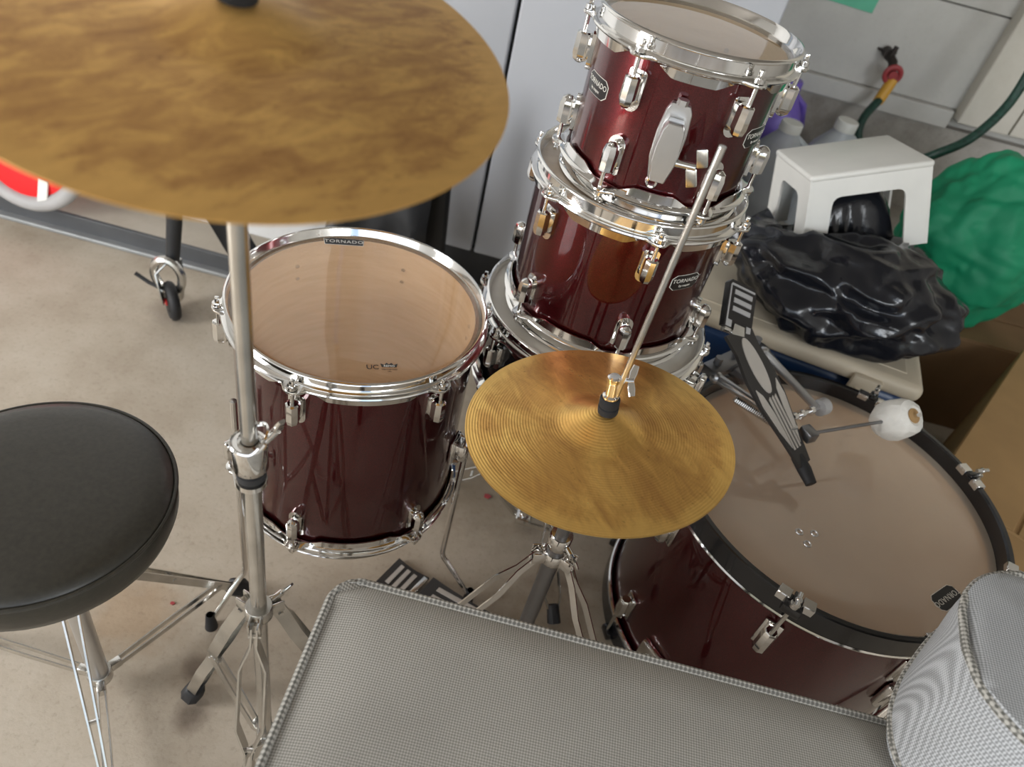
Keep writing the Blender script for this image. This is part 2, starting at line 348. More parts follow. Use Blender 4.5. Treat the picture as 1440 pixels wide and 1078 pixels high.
# ------------------------------------------------------------------ drums
def lug_pair(up=1):
    """turret lug for a tom: origin on the shell, +x outward, height measured down from the hoop rim."""
    bm = nb()
    pts = []
    for i in range(9):
        a = PI + PI*i/8
        pts.append((0.0145*math.cos(a), -0.026+0.0145*math.sin(a)*1.15))
    pts += [(0.0145, 0.022), (0.0105, 0.026), (-0.0105, 0.026), (-0.0145, 0.022)]
    prism(bm, pts, 0.0, 0.0055)
    xform(bm, Matrix(((0, 0, 1, 0), (1, 0, 0, 0), (0, 1, 0, 0), (0, 0, 0, 1))))
    prof = [(0.0001, 0.019), (0.0085, 0.019), (0.0112, 0.0165), (0.0118, -0.018), (0.0095, -0.029), (0.0045, -0.034), (0.0001, -0.035)]
    ring = lathe(bm, prof, 8)
    for r in ring:
        for v in r:
            v.co = Matrix.Rotation(PI/8, 3, 'Z') @ v.co; v.co.x = v.co.x*1.0+0.0155
    box(bm, (0.006, 0, -0.006), (0.014, 0.017, 0.040), bev=0.003)
    for dz in (0.012, -0.020): cyl(bm, (-0.009, 0, dz), (-0.006, 0, dz), 0.0042, 10)
    xform(bm, Matrix.Diagonal((1.0, 0.86, 0.74, 1)))
    if up < 0: xform(bm, Matrix.Diagonal((1, 1, -1, 1)))
    return bm
LUG_UP = shared(lug_pair(1), 'chrome', 35); LUG_DN = shared(lug_pair(-1), 'chrome', 35)
def rod_bm(up, L):
    bm = nb(); s = up
    cyl(bm, (0, 0, 0.006*s), (0, 0, -L*s), 0.0029, 10)
    cyl(bm, (0, 0, 0.004*s), (0, 0, -0.001*s), 0.0068, 12)
    box(bm, (0, 0, 0.0085*s), (0.0062, 0.0062, 0.0095), bev=0.0012)
    cyl(bm, (0, 0, -(L-0.012)*s), (0, 0, -L*s), 0.0052, 10)
    return bm
def hoop_bm(R, rs, lugs, up=1):
    def prof(t):
        d = min(abs((math.degrees(t)-a+180) % 360-180) for a in lugs)
        ear = math.exp(-(d*rad(1)*R/0.013)**4)
        sp = 360/len(lugs)/2
        sk = 0.010*(min(1.0, max(0.0, (d*rad(1)*R-0.022)/0.02)))
        fl = 0.0035+0.0115*ear
        p = [(rs+0.0005, -0.014), (R-0.0075, -0.012), (R-0.006, -0.003), (R-0.0035, 0.0), (R-0.0010, -0.0008), (R, -0.003), (R-0.0014, -0.0048),
             (R-0.0045, -0.0065), (R-0.0045, -0.0195), (R-0.002, -0.0215), (R+fl, -0.0225), (R+fl+0.001, -0.0245), (R+fl, -0.0265),
             (R-0.001+0.006*ear, -0.0285), (R-0.0025, -0.030-sk), (R-0.0045, -0.030-sk), (rs+0.001, -0.026)]
        return p if up > 0 else [(r, -z) for r, z in p]
    bm = nb(); lathe(bm, prof, 180); return bm
def disc_bm(r, sag=0.0, collar=True):
    bm = nb()
    lathe(bm, [(0.0005, 0), (r*0.5, 0), (r-0.012, 0), (r-0.006, -0.0005), (r-0.001, -0.004)] if collar else [(0.0005, 0), (r, 0)], 96); return bm
def shell_bm(rs, z0, z1, th=0.007):
    bm = nb()
    lathe(bm, [(rs-th, z0+0.002), (rs-0.002, z0), (rs, z0+0.002), (rs, z1-0.002), (rs-0.002, z1), (rs-th, z1-0.003)], 128, mat=0)
    lathe(bm, [(rs-th, z1-0.003), (rs-th, z0+0.002)], 128, mat=1)
    return bm
def badge_on_shell(parent, rs, ang, z):
    w, h = 0.026, 0.0125
    pts = [(-w, -h*0.55), (-w*0.72, -h), (w*0.72, -h), (w, -h*0.55), (w, h*0.55), (w*0.72, h), (-w*0.72, h), (-w, h*0.55)]
    def plate(k, z0, z1):
        bm = nb(); prism(bm, [(x*k, y*k) for x, y in pts], z0, z1)
        bmesh.ops.subdivide_edges(bm, edges=[e for e in bm.edges if e.calc_length() > 0.012], cuts=6)
        bmesh.ops.triangulate(bm, faces=[f for f in bm.faces if len(f.verts) > 4])
        return bm
    bm = plate(1.0, 0.0002, 0.0007); wrapcyl(bm, rs)
    b = obj('badge', bm, 'print', parent, (0, 0, z), (0, 0, rad(ang)), 0, 'outlined dark badge')
    bm = plate(0.955, 0.0003, 0.0011); wrapcyl(bm, rs); obj('badge_field', bm, 'badge', b, smooth=0)
    bm = text_bm('TORNADO', 0.0092, 0.0001, 1.05); xform(bm, Matrix.Translation((0, 0.003, 0.0014))); wrapcyl(bm, rs); obj('lettering', bm, 'print', b, smooth=0)
    bm = text_bm('by mapex', 0.0055, 0.0001); xform(bm, Matrix.Translation((0, -0.0055, 0.0014))); wrapcyl(bm, rs); obj('lettering', bm, 'print', b, smooth=0)
def badge_on_head(head, x, y, z, rot, w, h, tsize, taper=1):
    pts = [(-w, -h), (w, -h), (w*1.06, h*0.9), (w*0.55, h*1.12), (-w*0.55, h*1.12), (-w*1.06, h*0.9)] if taper else \
          [(-w, -h*0.62), (-w*0.75, -h), (w*0.75, -h), (w, -h*0.62), (w, h*0.62), (w*0.75, h), (-w*0.75, h), (-w, h*0.62)]
    bm = nb(); prism(bm, pts, 0.0003, 0.0006); obj('badge_border', bm, 'print', head, (x, y, z), (0, 0, rot), 0)
    bm = nb(); prism(bm, [(a*0.972, b*0.93) for a, b in pts], 0.0006, 0.0009); obj('badge', bm, 'badge', head, (x, y, z), (0, 0, rot), 0, 'black maker badge')
    bm = text_bm('TORNADO', tsize, 0.0001, 1.12); xform(bm, Matrix.Translation((0, 0, 0.0011))); obj('lettering', bm, 'print', head, (x, y, z), (0, 0, rot), 0)

def tom(name, label, cat, loc, R, T, lug0, nl, headmat, bottommat, lugz=0.042, two=True, shellmat='lacquer'):
    rs = R-0.0095
    t = thing(name, label, cat, loc)
    L = [lug0+360/nl*k for k in range(nl)]
    obj('shell', shell_bm(rs, 0.013, T-0.013), [shellmat, 'wood'], t)
    hd = obj('batter_head', disc_bm(R-0.0065), headmat, t, (0, 0, T-0.011))
    obj('resonant_head', disc_bm(R-0.0065), bottommat, t, (0, 0, 0.011), (PI, 0, 0))
    obj('hoop', hoop_bm(R, rs, L, 1), 'chrome', t, (0, 0, T), smooth=50)
    obj('hoop', hoop_bm(R, rs, L, -1), 'chrome', t, (0, 0, 0), smooth=50)
    ru = shared(rod_bm(1, 0.045), 'chrome'); rd = shared(rod_bm(-1, 0.045), 'chrome')
    zz = 0.063
    for a in L:
        p = pol(a, rs-0.0005)
        lu = obj('lug', LUG_UP, None, t, (p.x, p.y, T-zz), (0, 0, rad(a)))
        obj('tension_rod', ru, None, lu, (0.0175, 0, zz-0.0205))
        if two:
            ld = obj('lug', LUG_DN, None, t, (p.x, p.y, zz), (0, 0, rad(a)))
            obj('tension_rod', rd, None, ld, (0.0175, 0, -zz+0.0205))
    return t, hd, rs

# floor tom
FT = V((-0.244, 0.85, 0.253)); FTT = 0.389
ft, fth, frs = tom('floor_tom', 'wine red floor tom with clear head showing pale wood inside, on three bent legs', 'drum', FT, 0.187, FTT, -97, 6, 'clearhead', 'bottomfilm')
ax = math.atan2(0.021, 0.055)
badge_on_head(fth, -0.317-FT.x, 0.988-FT.y, 0, ax, 0.030, 0.0088, 0.0112)
def remo(head, x, y, rot):
    o = obj('lettering', text_bm('UC', 0.012, 0.0001), 'ink', head, (x, y, 0.0006), (0, 0, rot), 0)
    bm = nb(); w = 0.0115
    prism(bm, [(-w*0.85, -0.0035), (w*0.85, -0.0035), (w, 0.0035), (w*0.55, 0.0012), (w*0.28, 0.005), (0, 0.002), (-w*0.28, 0.005), (-w*0.55, 0.0012), (-w, 0.0035)], 0, 0.0002)
    d = V((math.cos(rot), math.sin(rot), 0))*0.022; u = V((-math.sin(rot), math.cos(rot), 0))*0.004
    p = V((x, y, 0.0006))+d+u; obj('crown_logo', bm, 'ink', head, p, (0, 0, rot), 0)
    bm = text_bm('REMO', 0.0055, 0.0001); obj('lettering', bm, 'print', head, p+V((0, 0, 0.0003))-u*0.4, (0, 0, rot), 0)
    for k, s in ((1, 0.0028), (2, 0.0026)):
        obj('lettering', text_bm('WEATHER KING' if k == 1 else 'USA', s, 0.0001), 'ink', head, p-u*(1.1+0.9*k), (0, 0, rot), 0)
remo(fth, -0.184-FT.x, 0.722-FT.y, ax)
def leg_bracket_bm():
    bm = nb()
    box(bm, (0.004, 0, 0), (0.008, 0.036, 0.050), bev=0.003)
    box(bm, (0.016, 0, 0.002), (0.024, 0.027, 0.034), bev=0.005)
    cyl(bm, (0.020, 0.012, 0.002), (0.020, 0.034, 0.002), 0.004, 10)
    for s in (-1, 1): box(bm, (0.020, 0.038, 0.002+0.010*s), (0.006, 0.006, 0.019), bev=0.002)
    return bm
LB = shared(leg_bracket_bm(), 'chrome')
def ft_leg_bm(h):
    bm = nb()
    tube(bm, [(0, 0, 0.125), (0, 0, -0.282), (0.004, 0, -0.297), (0.012, 0, -0.306), (0.070, 0, -h+0.022)], 0.0052, 12)
    return bm
def ft_foot_bm(h):
    bm = nb(); a = V((0.062, 0, -h+0.042)); d = (V((0.070, 0, -h+0.022))-V((0.012, 0, -0.13))).normalized()
    lathe(bm, [(0.0062, 0.02), (0.0075, 0.018), (0.0105, -0.016), (0.0112, -0.021), (0.0001, -0.021)], 20)
    for v in bm.verts: v.co += V((0.0705, 0, -h+0.0212))
    return bm
for a in (-127, -7, 113):
    p = pol(a, frs); zb = 0.155
    obj('leg_bracket', LB, None, ft, (p.x, p.y, zb), (0, 0, rad(a)))
    hh = FT.z+zb; p2 = pol(a, frs+0.024)
    lg = obj('leg', ft_leg_bm(hh), 'chrome', ft, (p2.x, p2.y, zb), (0, 0, rad(a)))
    obj('rubber_foot', ft_foot_bm(hh), 'rubber', lg)

# rack toms stacked on the snare drum
snare_z = 0.447
sn, snh, srs = tom('snare_drum', 'black snare drum with white coated head under the two stacked toms', 'drum', (0.103, 1.036, snare_z), 0.186, 0.165, -50, 8, 'snarehead', 'bottomfilm', two=False, shellmat='black')
t2, t2h, r2 = tom('rack_tom', 'larger wine red rack tom in the middle of the drum stack', 'drum', (0.104, 1.043, 0.6015), 0.158, 0.2525, -138, 6, 'tomhead', 'bottomfilm')
t1, t1h, r1 = tom('rack_tom', 'small wine red rack tom on top of the stack with chrome mount bracket', 'drum', (0.113, 1.033, 0.844), 0.133, 0.221, -119.5, 6, 'greenfilm', 'bottomfilm')
badge_on_shell(t1, r1, -150, 0.13); badge_on_shell(t1, r1, -31, 0.12)
badge_on_shell(t2, r2, -49.5, 0.155)
def mount_bm():
    bm = nb()
    pts = [(-0.011, -0.048), (0.011, -0.048), (0.0175, -0.02), (0.0185, 0.012), (0.016, 0.040), (0.011, 0.050), (-0.011, 0.050), (-0.016, 0.040), (-0.0185, 0.012), (-0.0175, -0.02)]
    prism(bm, pts, 0, 0.008)
    prism(bm, [(x*0.82, y*0.86-0.010*(y > 0)) for x, y in pts], 0.008, 0.030)
    xform(bm, Matrix(((0, 0, 1, 0), (1, 0, 0, 0), (0, 1, 0, 0), (0, 0, 0, 1))))
    bmesh.ops.bevel(bm, geom=[e for e in bm.edges], offset=0.0012, segments=1, affect='EDGES')
    cyl(bm, (0.010, 0, 0.050), (0.010, 0, 0.057), 0.007, 6)
    return bm
mt = obj('mount_bracket', mount_bm(), 'alu', t1, pol(-92, r1)+V((0, 0, 0.107)), (0, 0, rad(-92)), label='grey cast mount with bright wing screw')
bm = nb(); cyl(bm, (0.020, 0.010, -0.015), (0.024, 0.040, -0.012), 0.0048, 12)
for s in (-1, 1): box(bm, (0.0255, 0.041+0.002*s, -0.012+0.0135*s), (0.005, 0.014, 0.024), rot=Matrix.Rotation(0.45*s*0+0.35, 3, 'X'), bev=0.0022)
obj('wing_screw', bm, 'steel', mt)
bm = nb(); lathe(bm, [(0.0045, -0.004), (0.0045, 0.003), (0.007, 0.0035), (0.009, 0.001), (0.009, -0.001)], 24)
xform(bm, Matrix.Rotation(PI/2, 4, 'Y'))
obj('vent_grommet', bm, 'chrome', t1, pol(-93.5, r1)+V((0, 0, 0.052)), (0, 0, rad(-93.5)))
# number/print inside small tom head, seen as a dark strip
bm = nb(); prism(bm, [(-0.042, -0.004), (0.042, -0.004), (0.042, 0.004), (-0.042, 0.004)], 0, 0.0003)
obj('printed_strip', bm, 'ink', t1h, pol(-64, 0.094)+V((0, 0, -0.0035)), (0, 0, rad(-64+90)), 0, 'dark printed strip')
# snare throw-off
bm = nb(); box(bm, (0.012, 0, 0), (0.024, 0.036, 0.062), bev=0.005); box(bm, (0.030, 0, 0.010), (0.012, 0.020, 0.060), bev=0.004); cyl(bm, (0.02, 0, -0.03), (0.02, 0, -0.055), 0.007, 12)
obj('strainer', bm, 'chrome', sn, pol(-18, srs)+V((0, 0, 0.085)), (0, 0, rad(-18)))

# ------------------------------------------------------------------ straps and stands
def strap_pair(bm, a, b, lat, prof, w=0.012, t=0.0024, up=None):
    """two flat bars from a to b that spread sideways by prof (list of (s, offset))."""
    a, b = V(a), V(b); lat = V(lat).normalized(); d = (b-a).normalized()
    nrm = d.cross(lat).normalized()
    for s in (-1, 1):
        path = [a.lerp(b, k)+lat*(o*s) for k, o in prof]
        sweep(bm, path, rect(t, w), up=nrm)
def foot_bm(d, r=0.013, L=0.03):
    bm = nb(); d = V(d).normalized()
    sweep(bm, [V((0, 0, 0))-d*L, V((0, 0, 0))-d*L*0.9, V((0, 0, 0)), ], rect(r*2, r*2, r*0.5), scale=[0.75, 0.9, 1.0]); return bm
def tripod(t, angs, hub_z, base_z, footr, prof, strut_at=0.55, post_r=0.013, w=0.012, strut='pair', tube_gap=0.016, foot=True, fr=0.012, mat='steel'):
    for a in angs:
        d = pol(a, 1); lat = V((-d.y, d.x, 0))
        A = pol(a, tube_gap, hub_z); B = pol(a, footr, 0.017)
        bm = nb(); strap_pair(bm, A, B, lat, prof, w)
        for k in (0.04, 0.5, 0.93):
            q = A.lerp(B, k); cyl(bm, q-lat*0.008, q+lat*0.008, 0.0035, 8)
        lg = obj('leg', bm, mat, t)
        mid = A.lerp(B, strut_at); bq = pol(a, tube_gap, base_z)
        bm = nb()
        strap_pair(bm, bq, mid, lat, [(0, 0.005), (0.5, 0.006), (1, 0.005)], w*0.8, 0.0022)
        obj('strut', bm, 'steel', lg)
        if foot:
            fd = (B-A).normalized(); bm = nb()
            sweep(bm, [B-fd*0.030, B-fd*0.026, B+fd*0.006], rect(fr*2, fr*2, fr*0.5), scale=[0.7, 0.9, 1.0])
            zmin = min(v.co.z for v in bm.verts)
            for v in bm.verts:
                if v.co.z < 0.001: v.co.z = 0.0006
            obj('rubber_foot', bm, 'rubber', lg)
def clamp_bm(z0, z1, r, gap=0.0):
    bm = nb(); lathe(bm, [(r*0.55, z1), (r*0.92, z1), (r, z1-0.002), (r, z0+0.002), (r*0.92, z0), (r*0.5, z0)], 32); return bm
def wing(bm, c, d, L=0.022, span=0.018):
    c, d = V(c), V(d).normalized(); cyl(bm, c, c+d*L, 0.0045, 10)
    side = d.cross(V((0, 0, 1))).normalized(); e = c+d*L
    for s in (-1, 1): sweep(bm, [e, e+V((0, 0, 0.55*s))*span+side*0.3*s*span+d*0.2*span, e+V((0, 0, 1.0*s))*span+side*0.5*s*span+d*0.7*span], rect(0.004, 0.010, 0.0015), up=d, scale=[1, 1.2, 0.8])

SPREAD = [(0, 0.0035), (0.07, 0.0035), (0.16, 0.016), (0.40, 0.017), (0.50, 0.004), (0.56, 0.004), (0.64, 0.015), (0.88, 0.013), (0.96, 0.005), (1, 0.005)]
def basis_from_normal(nv, yaw=0):
    z = V(nv).normalized(); x = V((1, 0, 0)); x = (x-z*x.dot(z)).normalized(); y = z.cross(x)
    return Matrix(((x.x, y.x, z.x), (x.y, y.y, z.y), (x.z, y.z, z.z))) @ Matrix.Rotation(yaw, 3, 'Z')
# crash cymbal stand
CP = V((-0.230, 0.460, 0))
cs = thing('cymbal_stand', 'chrome tripod cymbal stand holding the big crash cymbal beside the throne', 'stand', CP)
bm = nb(); tube(bm, [(0, 0, 0.07), (0, 0, 0.695)], 0.0097, 24); obj('lower_tube', bm, 'steel', cs)
bm = nb(); tube(bm, [(0, 0, 0.66), (0, 0, 1.105)], 0.0079, 24); obj('upper_tube', bm, 'steel', cs)
bm = clamp_bm(0.700, 0.738, 0.0172)
lathe(bm, [(0.0085, 0.739), (0.0115, 0.741), (0.0115, 0.736)], 24)
wing(bm, (0.012, 0.006, 0.736), (0.55, 0.25, 0.8), 0.020, 0.011)
sweep(bm, [V((0.0172*math.cos(a), 0.0172*math.sin(a), 0.737+0.016*max(0, math.cos(a-0.5)))) for a in [2*PI*i/32 for i in range(33)]], rect(0.002, 0.004))
obj('height_clamp', bm, 'chrome', cs)
bm = nb(); lathe(bm, [(0.0097, 0.697), (0.0148, 0.695), (0.0148, 0.687), (0.0097, 0.685)], 32); obj('sleeve', bm, 'rubber', cs, label='black plastic sleeve with pale letters')
bm = nb(); lathe(bm, [(0.0097, 0.684), (0.0155, 0.683), (0.0155, 0.676), (0.0097, 0.675)], 32); obj('memory_lock', bm, 'chrome', cs)
bm = clamp_bm(0.418, 0.440, 0.017)
for a in (162, 42, -78):
    d = pol(a, 1); lat = V((-d.y, d.x, 0))
    for s in (-1, 1): box(bm, d*0.021+lat*0.0065*s+V((0, 0, 0.429)), (0.018, 0.003, 0.020), rot=Matrix.Rotation(rad(a), 3, 'Z'), bev=0.001)
wing(bm, (0.010, 0.014, 0.434), (0.5, 0.85, 0.1), 0.016, 0.014)
obj('leg_collar', bm, 'steel', cs)
bm = clamp_bm(0.055, 0.078, 0.0145)
for a in (162, 42, -78):
    d = pol(a, 1); box(bm, d*0.018+V((0, 0, 0.066)), (0.018, 0.012, 0.014), rot=Matrix.Rotation(rad(a), 3, 'Z'), bev=0.002)
obj('base_bracket', bm, 'steel', cs)
tripod(cs, (162, 42, -78), 0.428, 0.068, 0.155, SPREAD, 0.52, tube_gap=0.020, w=0.017, fr=0.016)
bm = nb(); tube(bm, [(0, 0, 1.10), (0.004, 0.001, 1.125), (0.0085, -0.0005, 1.175)], 0.0032, 10); lathe(bm, [(0.0001, 1.106), (0.012, 1.106), (0.012, 1.112), (0.0001, 1.112)], 20); obj('tilter', bm, 'rust', cs)
bm = nb(); lathe(bm, [(0.0034, 0.0), (0.0125, 0.0), (0.013, 0.003), (0.0125, 0.007), (0.0034, 0.007)], 24); obj('felt_washer', bm, 'felt', cs, (0.0078, -0.0001, 1.1405), basis_from_normal((0.099, -0.125, 1)))
def cymbal_bm(R, bellr, bellh, bow, th=0.0012, n=128):
    bm = nb(); top = []
    N = 26
    for i in range(N+1):
        r = 0.0055+(R-0.0055)*i/N
        z = bow*(1-(r/R)**1.7)
        if r < bellr*1.25:
            x = min(1.0, r/(bellr*1.25)); z += bellh*(0.5+0.5*math.cos(PI*x))**0.8
        top.append((r, z))
    prof = top+[(R, -th)]+[(r, z-th) for r, z in reversed(top[:-1])]
    prof.append(prof[0])
    lathe(bm, prof, n); return bm
cr = obj('crash_cymbal', cymbal_bm(0.178, 0.047, 0.012, 0.011), 'crash', None, (-0.2245, 0.463, 1.117), basis_from_normal((0.099, -0.125, 1), 0.9), 30)
tag(cr, 'large tarnished bronze crash cymbal tilted on top of the tall tripod stand', 'cymbal')

# hi-hat
HP = V((0.1238, 0.667, 0))
hs = thing('hi_hat_stand', 'chrome hi-hat stand with clutch, pull rod and foot pedal behind the grey cushion', 'stand', HP)
bm = nb(); tube(bm, [(0, 0, 0.045), (0, 0, 0.45)], 0.0125, 20); obj('lower_tube', bm, 'dark_steel', hs)
bm = nb(); tube(bm, [(0, 0, 0.43), (0, 0, 0.64)], 0.0092, 20); obj('upper_tube', bm, 'dark_steel', hs)
bm = nb(); tube(bm, [(-0.004, 0, 0.63), (0.0035, 0, 1.053)], 0.0036, 12); obj('pull_rod', bm, 'steel', hs)
bm = clamp_bm(0.440, 0.468, 0.0168); wing(bm, (0.012, -0.012, 0.454), (0.6, -0.7, -0.2), 0.016, 0.014); obj('height_clamp', bm, 'chrome', hs)
bm = clamp_bm(0.405, 0.430, 0.018)
for a in (80, 196, -20):
    d = pol(a, 1); lat = V((-d.y, d.x, 0))
    for s in (-1, 1): box(bm, d*0.023+lat*0.009*s+V((0, 0, 0.418)), (0.020, 0.003, 0.022), rot=Matrix.Rotation(rad(a), 3, 'Z'), bev=0.001)
obj('leg_collar', bm, 'chrome', hs)
tripod(hs, (80, 196, -20), 0.418, 0.085, 0.235, [(0, 0.0045), (0.10, 0.005), (0.22, 0.016), (0.80, 0.015), (0.95, 0.006), (1, 0.006)], 0.60, tube_gap=0.022, w=0.010, mat='chrome')
bm = clamp_bm(0.075, 0.098, 0.0165); box(bm, (0, 0, 0.03), (0.05, 0.08, 0.012), bev=0.002); cyl(bm, (0, 0, 0.03), (0, 0, 0.08), 0.008, 12)
obj('base_bracket', bm, 'steel', hs)
# clutch
nh = V((-0.126, 0.037, 1)).normalized()
R3 = basis_from_normal(nh)
bm = nb(); lathe(bm, [(0.0001, 0.0), (0.0118, 0.0), (0.0125, 0.003), (0.0125, 0.009), (0.0112, 0.010), (0.0112, 0.011), (0.0122, 0.012), (0.0122, 0.021), (0.011, 0.023), (0.0001, 0.023)], 28)
obj('clutch_felt', bm, 'felt', hs, V((-0.0045, 0, 0.7115)), R3, label='black felt washers')
bm = nb(); lathe(bm, [(0.0001, 0.0225), (0.0100, 0.0225), (0.0100, 0.026), (0.0072, 0.028), (0.0066, 0.045), (0.0082, 0.047), (0.0082, 0.053), (0.006, 0.055), (0.0001, 0.055)], 28)
cyl(bm, (0.005, 0, 0.050), (0.022, 0.003, 0.050), 0.0028, 10)
for s in (-1, 1): sweep(bm, [(0.019, 0.003, 0.050), (0.021, 0.003+0.008*s, 0.050+0.006*s), (0.023, 0.003+0.014*s, 0.050+0.012*s)], rect(0.0025, 0.0075, 0.001), up=(1, 0, 0), scale=[0.9, 1.2, 0.9])
obj('clutch', bm, 'chrome', hs, V((-0.0045, 0, 0.7115)), R3)
# pedal of the hi-hat
ang = math.atan2(-0.10, 0.23)
pr_ = Matrix.Rotation(ang, 4, 'Z')
def board_bm(L, w0, w1, th, pts=16):
    bm = nb(); pl = []
    for i in range(pts+1):
        k = i/pts; w = w0+(w1-w0)*k; w *= 1-0.10*math.sin(PI*k)
        pl.append((L*k, w/2))
    out = pl+[(x, -y) for x, y in reversed(pl)]
    prism(bm, out, 0, th); return bm
pd = obj('footboard', board_bm(0.20, 0.078, 0.062, 0.006), 'pedal_dark', hs, V((-0.065-HP.x, 0.798-HP.y, 0.018)), Matrix.Rotation(ang, 3, 'Z') @ Matrix.Rotation(-0.22, 3, 'Y'), 0)
for y in (-0.02, 0, 0.02):
    bm = nb(); box(bm, (0.10, y, 0.0068), (0.15, 0.010, 0.0016), bev=0.0005); obj('grip_strip', bm, 'pedal_light', pd, smooth=0)
hpz = obj('heel_plate', board_bm(0.074, 0.070, 0.078, 0.007), 'pedal_dark', hs, V((-0.142-HP.x, 0.832-HP.y, 0.006)), (0, 0, ang), 0)
for x in (0.018, 0.034, 0.050):
    bm = nb(); box(bm, (x, 0, 0.0080), (0.009, 0.050, 0.002), bev=0.0006); obj('grip_strip', bm, 'pedal_light', hpz, smooth=0)
bm = nb(); box(bm, (0.071, 0, 0.011), (0.012, 0.062, 0.010), bev=0.003); obj('hinge', bm, 'steel', hpz)
hc = V((0.1187, 0.667, 0.679))
hat = obj('hi_hat_cymbal', cymbal_bm(0.165, 0.046, 0.020, 0.012), 'hat', None, hc, R3 @ Matrix.Rotation(2.2, 3, 'Z'), 30)
tag(hat, 'top bronze hi-hat cymbal with lathe rings under the black felt clutch', 'cymbal', 'pair of hi-hat cymbals')
bm = cymbal_bm(0.165, 0.042, 0.016, 0.012); xform(bm, Matrix.Diagonal((1, 1, -1, 1)))
hat2 = obj('hi_hat_cymbal', bm, 'hat', None, hc-nh*0.0034, R3 @ Matrix.Rotation(0.3, 3, 'Z'), 30)
tag(hat2, 'bottom bronze hi-hat cymbal, only its rim showing beneath the top one', 'cymbal', 'pair of hi-hat cymbals')

# snare stand
ss = thing('snare_stand', 'low chrome snare stand with tripod legs beneath the stacked drums', 'stand', (0.100, 1.040, 0))
bm = nb(); tube(bm, [(0, 0, 0.02), (0, 0, 0.36)], 0.0115, 20); obj('tube', bm, 'chrome', ss)
bm = clamp_bm(0.19, 0.215, 0.018); obj('leg_collar', bm, 'chrome', ss)
bm = nb(); box(bm, (0, 0, 0.022), (0.035, 0.035, 0.018), bev=0.004); obj('base_bracket', bm, 'chrome', ss)
tripod(ss, (178, -66, 56), 0.20, 0.026, 0.245, [(0, 0.004), (0.36, 0.005), (0.48, 0.016), (0.85, 0.016), (0.97, 0.006), (1, 0.006)], 0.40, tube_gap=0.02, w=0.009)
bm = clamp_bm(0.35, 0.378, 0.02)
for a in (-100, 20, 140):
    tube(bm, [pol(a, 0.012, 0.37), pol(a, 0.05, 0.392), pol(a, 0.172, 0.425), pol(a, 0.1965, 0.434), pol(a, 0.1985, 0.462)], 0.006, 10)
obj('basket', bm, 'chrome', ss)

# drum throne
TP = V((-0.518, 0.487, 0))
th = thing('drum_throne', 'round black vinyl drum throne on a chrome tripod', 'stool', TP)
bm = nb(); lathe(bm, [(0.0001, 0.522), (0.06, 0.5215), (0.115, 0.519), (0.137, 0.515), (0.1505, 0.509), (0.1545, 0.502), (0.1565, 0.492), (0.1555, 0.470), (0.150, 0.454), (0.132, 0.440), (0.10, 0.437), (0.0001, 0.437)], 96)
st = obj('seat', bm, 'leather', th, smooth=60)
bm = nb(); sweep(bm, [pol(360*i/96, 0.1555, 0.5045) for i in range(96)], circ(0.0028, 8), closed=True); obj('piping', bm, 'leather', st)
bm = nb(); tube(bm, [(0, 0, 0.045), (0, 0, 0.33)], 0.0142, 24); obj('outer_post', bm, 'alu', th)
bm = nb(); tube(bm, [(0, 0, 0.30), (0, 0, 0.437)], 0.0115, 20); lathe(bm, [(0.0001, 0.424), (0.05, 0.430), (0.06, 0.4372), (0.0001, 0.4372)], 24); obj('seat_post', bm, 'alu', th)
bm = clamp_bm(0.325, 0.355, 0.019); obj('height_clamp', bm, 'steel', th)
bm = clamp_bm(0.036, 0.058, 0.0185)
for a in (60, 180, -54): box(bm, pol(a, 0.024, 0.047), (0.022, 0.013, 0.018), rot=Matrix.Rotation(rad(a), 3, 'Z'), bev=0.003)
obj('base_bracket', bm, 'steel', th)
tripod(th, (60, 180, -54), 0.335, 0.047, 0.258, [(0, 0.009), (0.06, 0.010), (0.12, 0.009), (0.85, 0.003), (1, 0.003)], 0.84, tube_gap=0.022, w=0.014, fr=0.016)

# ------------------------------------------------------------------ bass drum (standing on end)
BC = V((0.585, 0.94, 0)); BT = 0.453; BR = 0.292; BS = 0.279
bd = thing('bass_drum', 'big wine red bass drum with black hoops standing on end, clear head up', 'drum', BC)
obj('shell', shell_bm(BS, 0.030, BT-0.034, 0.008), ['lacquer', 'wood'], bd)
def whoop(z0, z1):
    bm = nb(); lathe(bm, [(BR-0.012, z0), (BR-0.012, z1-0.003), (BR-0.009, z1), (BR-0.002, z1), (BR, z1-0.002), (BR, z0+0.002), (BR-0.002, z0), (BR-0.012, z0)], 144); return bm
hp = obj('hoop', whoop(BT-0.042, BT), 'black', bd, label='black wooden hoop')
hb = obj('hoop', whoop(0.0, 0.042), 'black', bd, label='black wooden hoop')
def ring(z, r=BR-0.0035):
    bm = nb(); sweep(bm, [pol(2.5*i, r, z) for i in range(144)], circ(0.0042, 8), closed=True); return bm
obj('chrome_ring', ring(BT-0.045), 'chrome', hp); obj('chrome_ring', ring(0.046), 'chrome', hb)
HZ = BT-0.030
bh = obj('batter_head', disc_bm(BR-0.0125, collar=False), 'bassfilm', bd, (0, 0, HZ))
obj('resonant_head', disc_bm(BR-0.0125, collar=False), 'bottomfilm', bd, (0, 0, 0.030))
badge_on_head(bh, 0.744-BC.x, 0.777-BC.y, 0, rad(-48-90), 0.030, 0.0155, 0.0125, 0)
for x, y in ((0.512, 0.832), (0.538, 0.837), (0.523, 0.811)):
    bm = nb(); sweep(bm, [pol(20*i, 0.0055, 0.0005) for i in range(18)], circ(0.0014, 6), closed=True); obj('air_ring', bm, 'alu', bh, (x-BC.x, y-BC.y, 0))
BL = [22.5+45*k for k in range(8)]
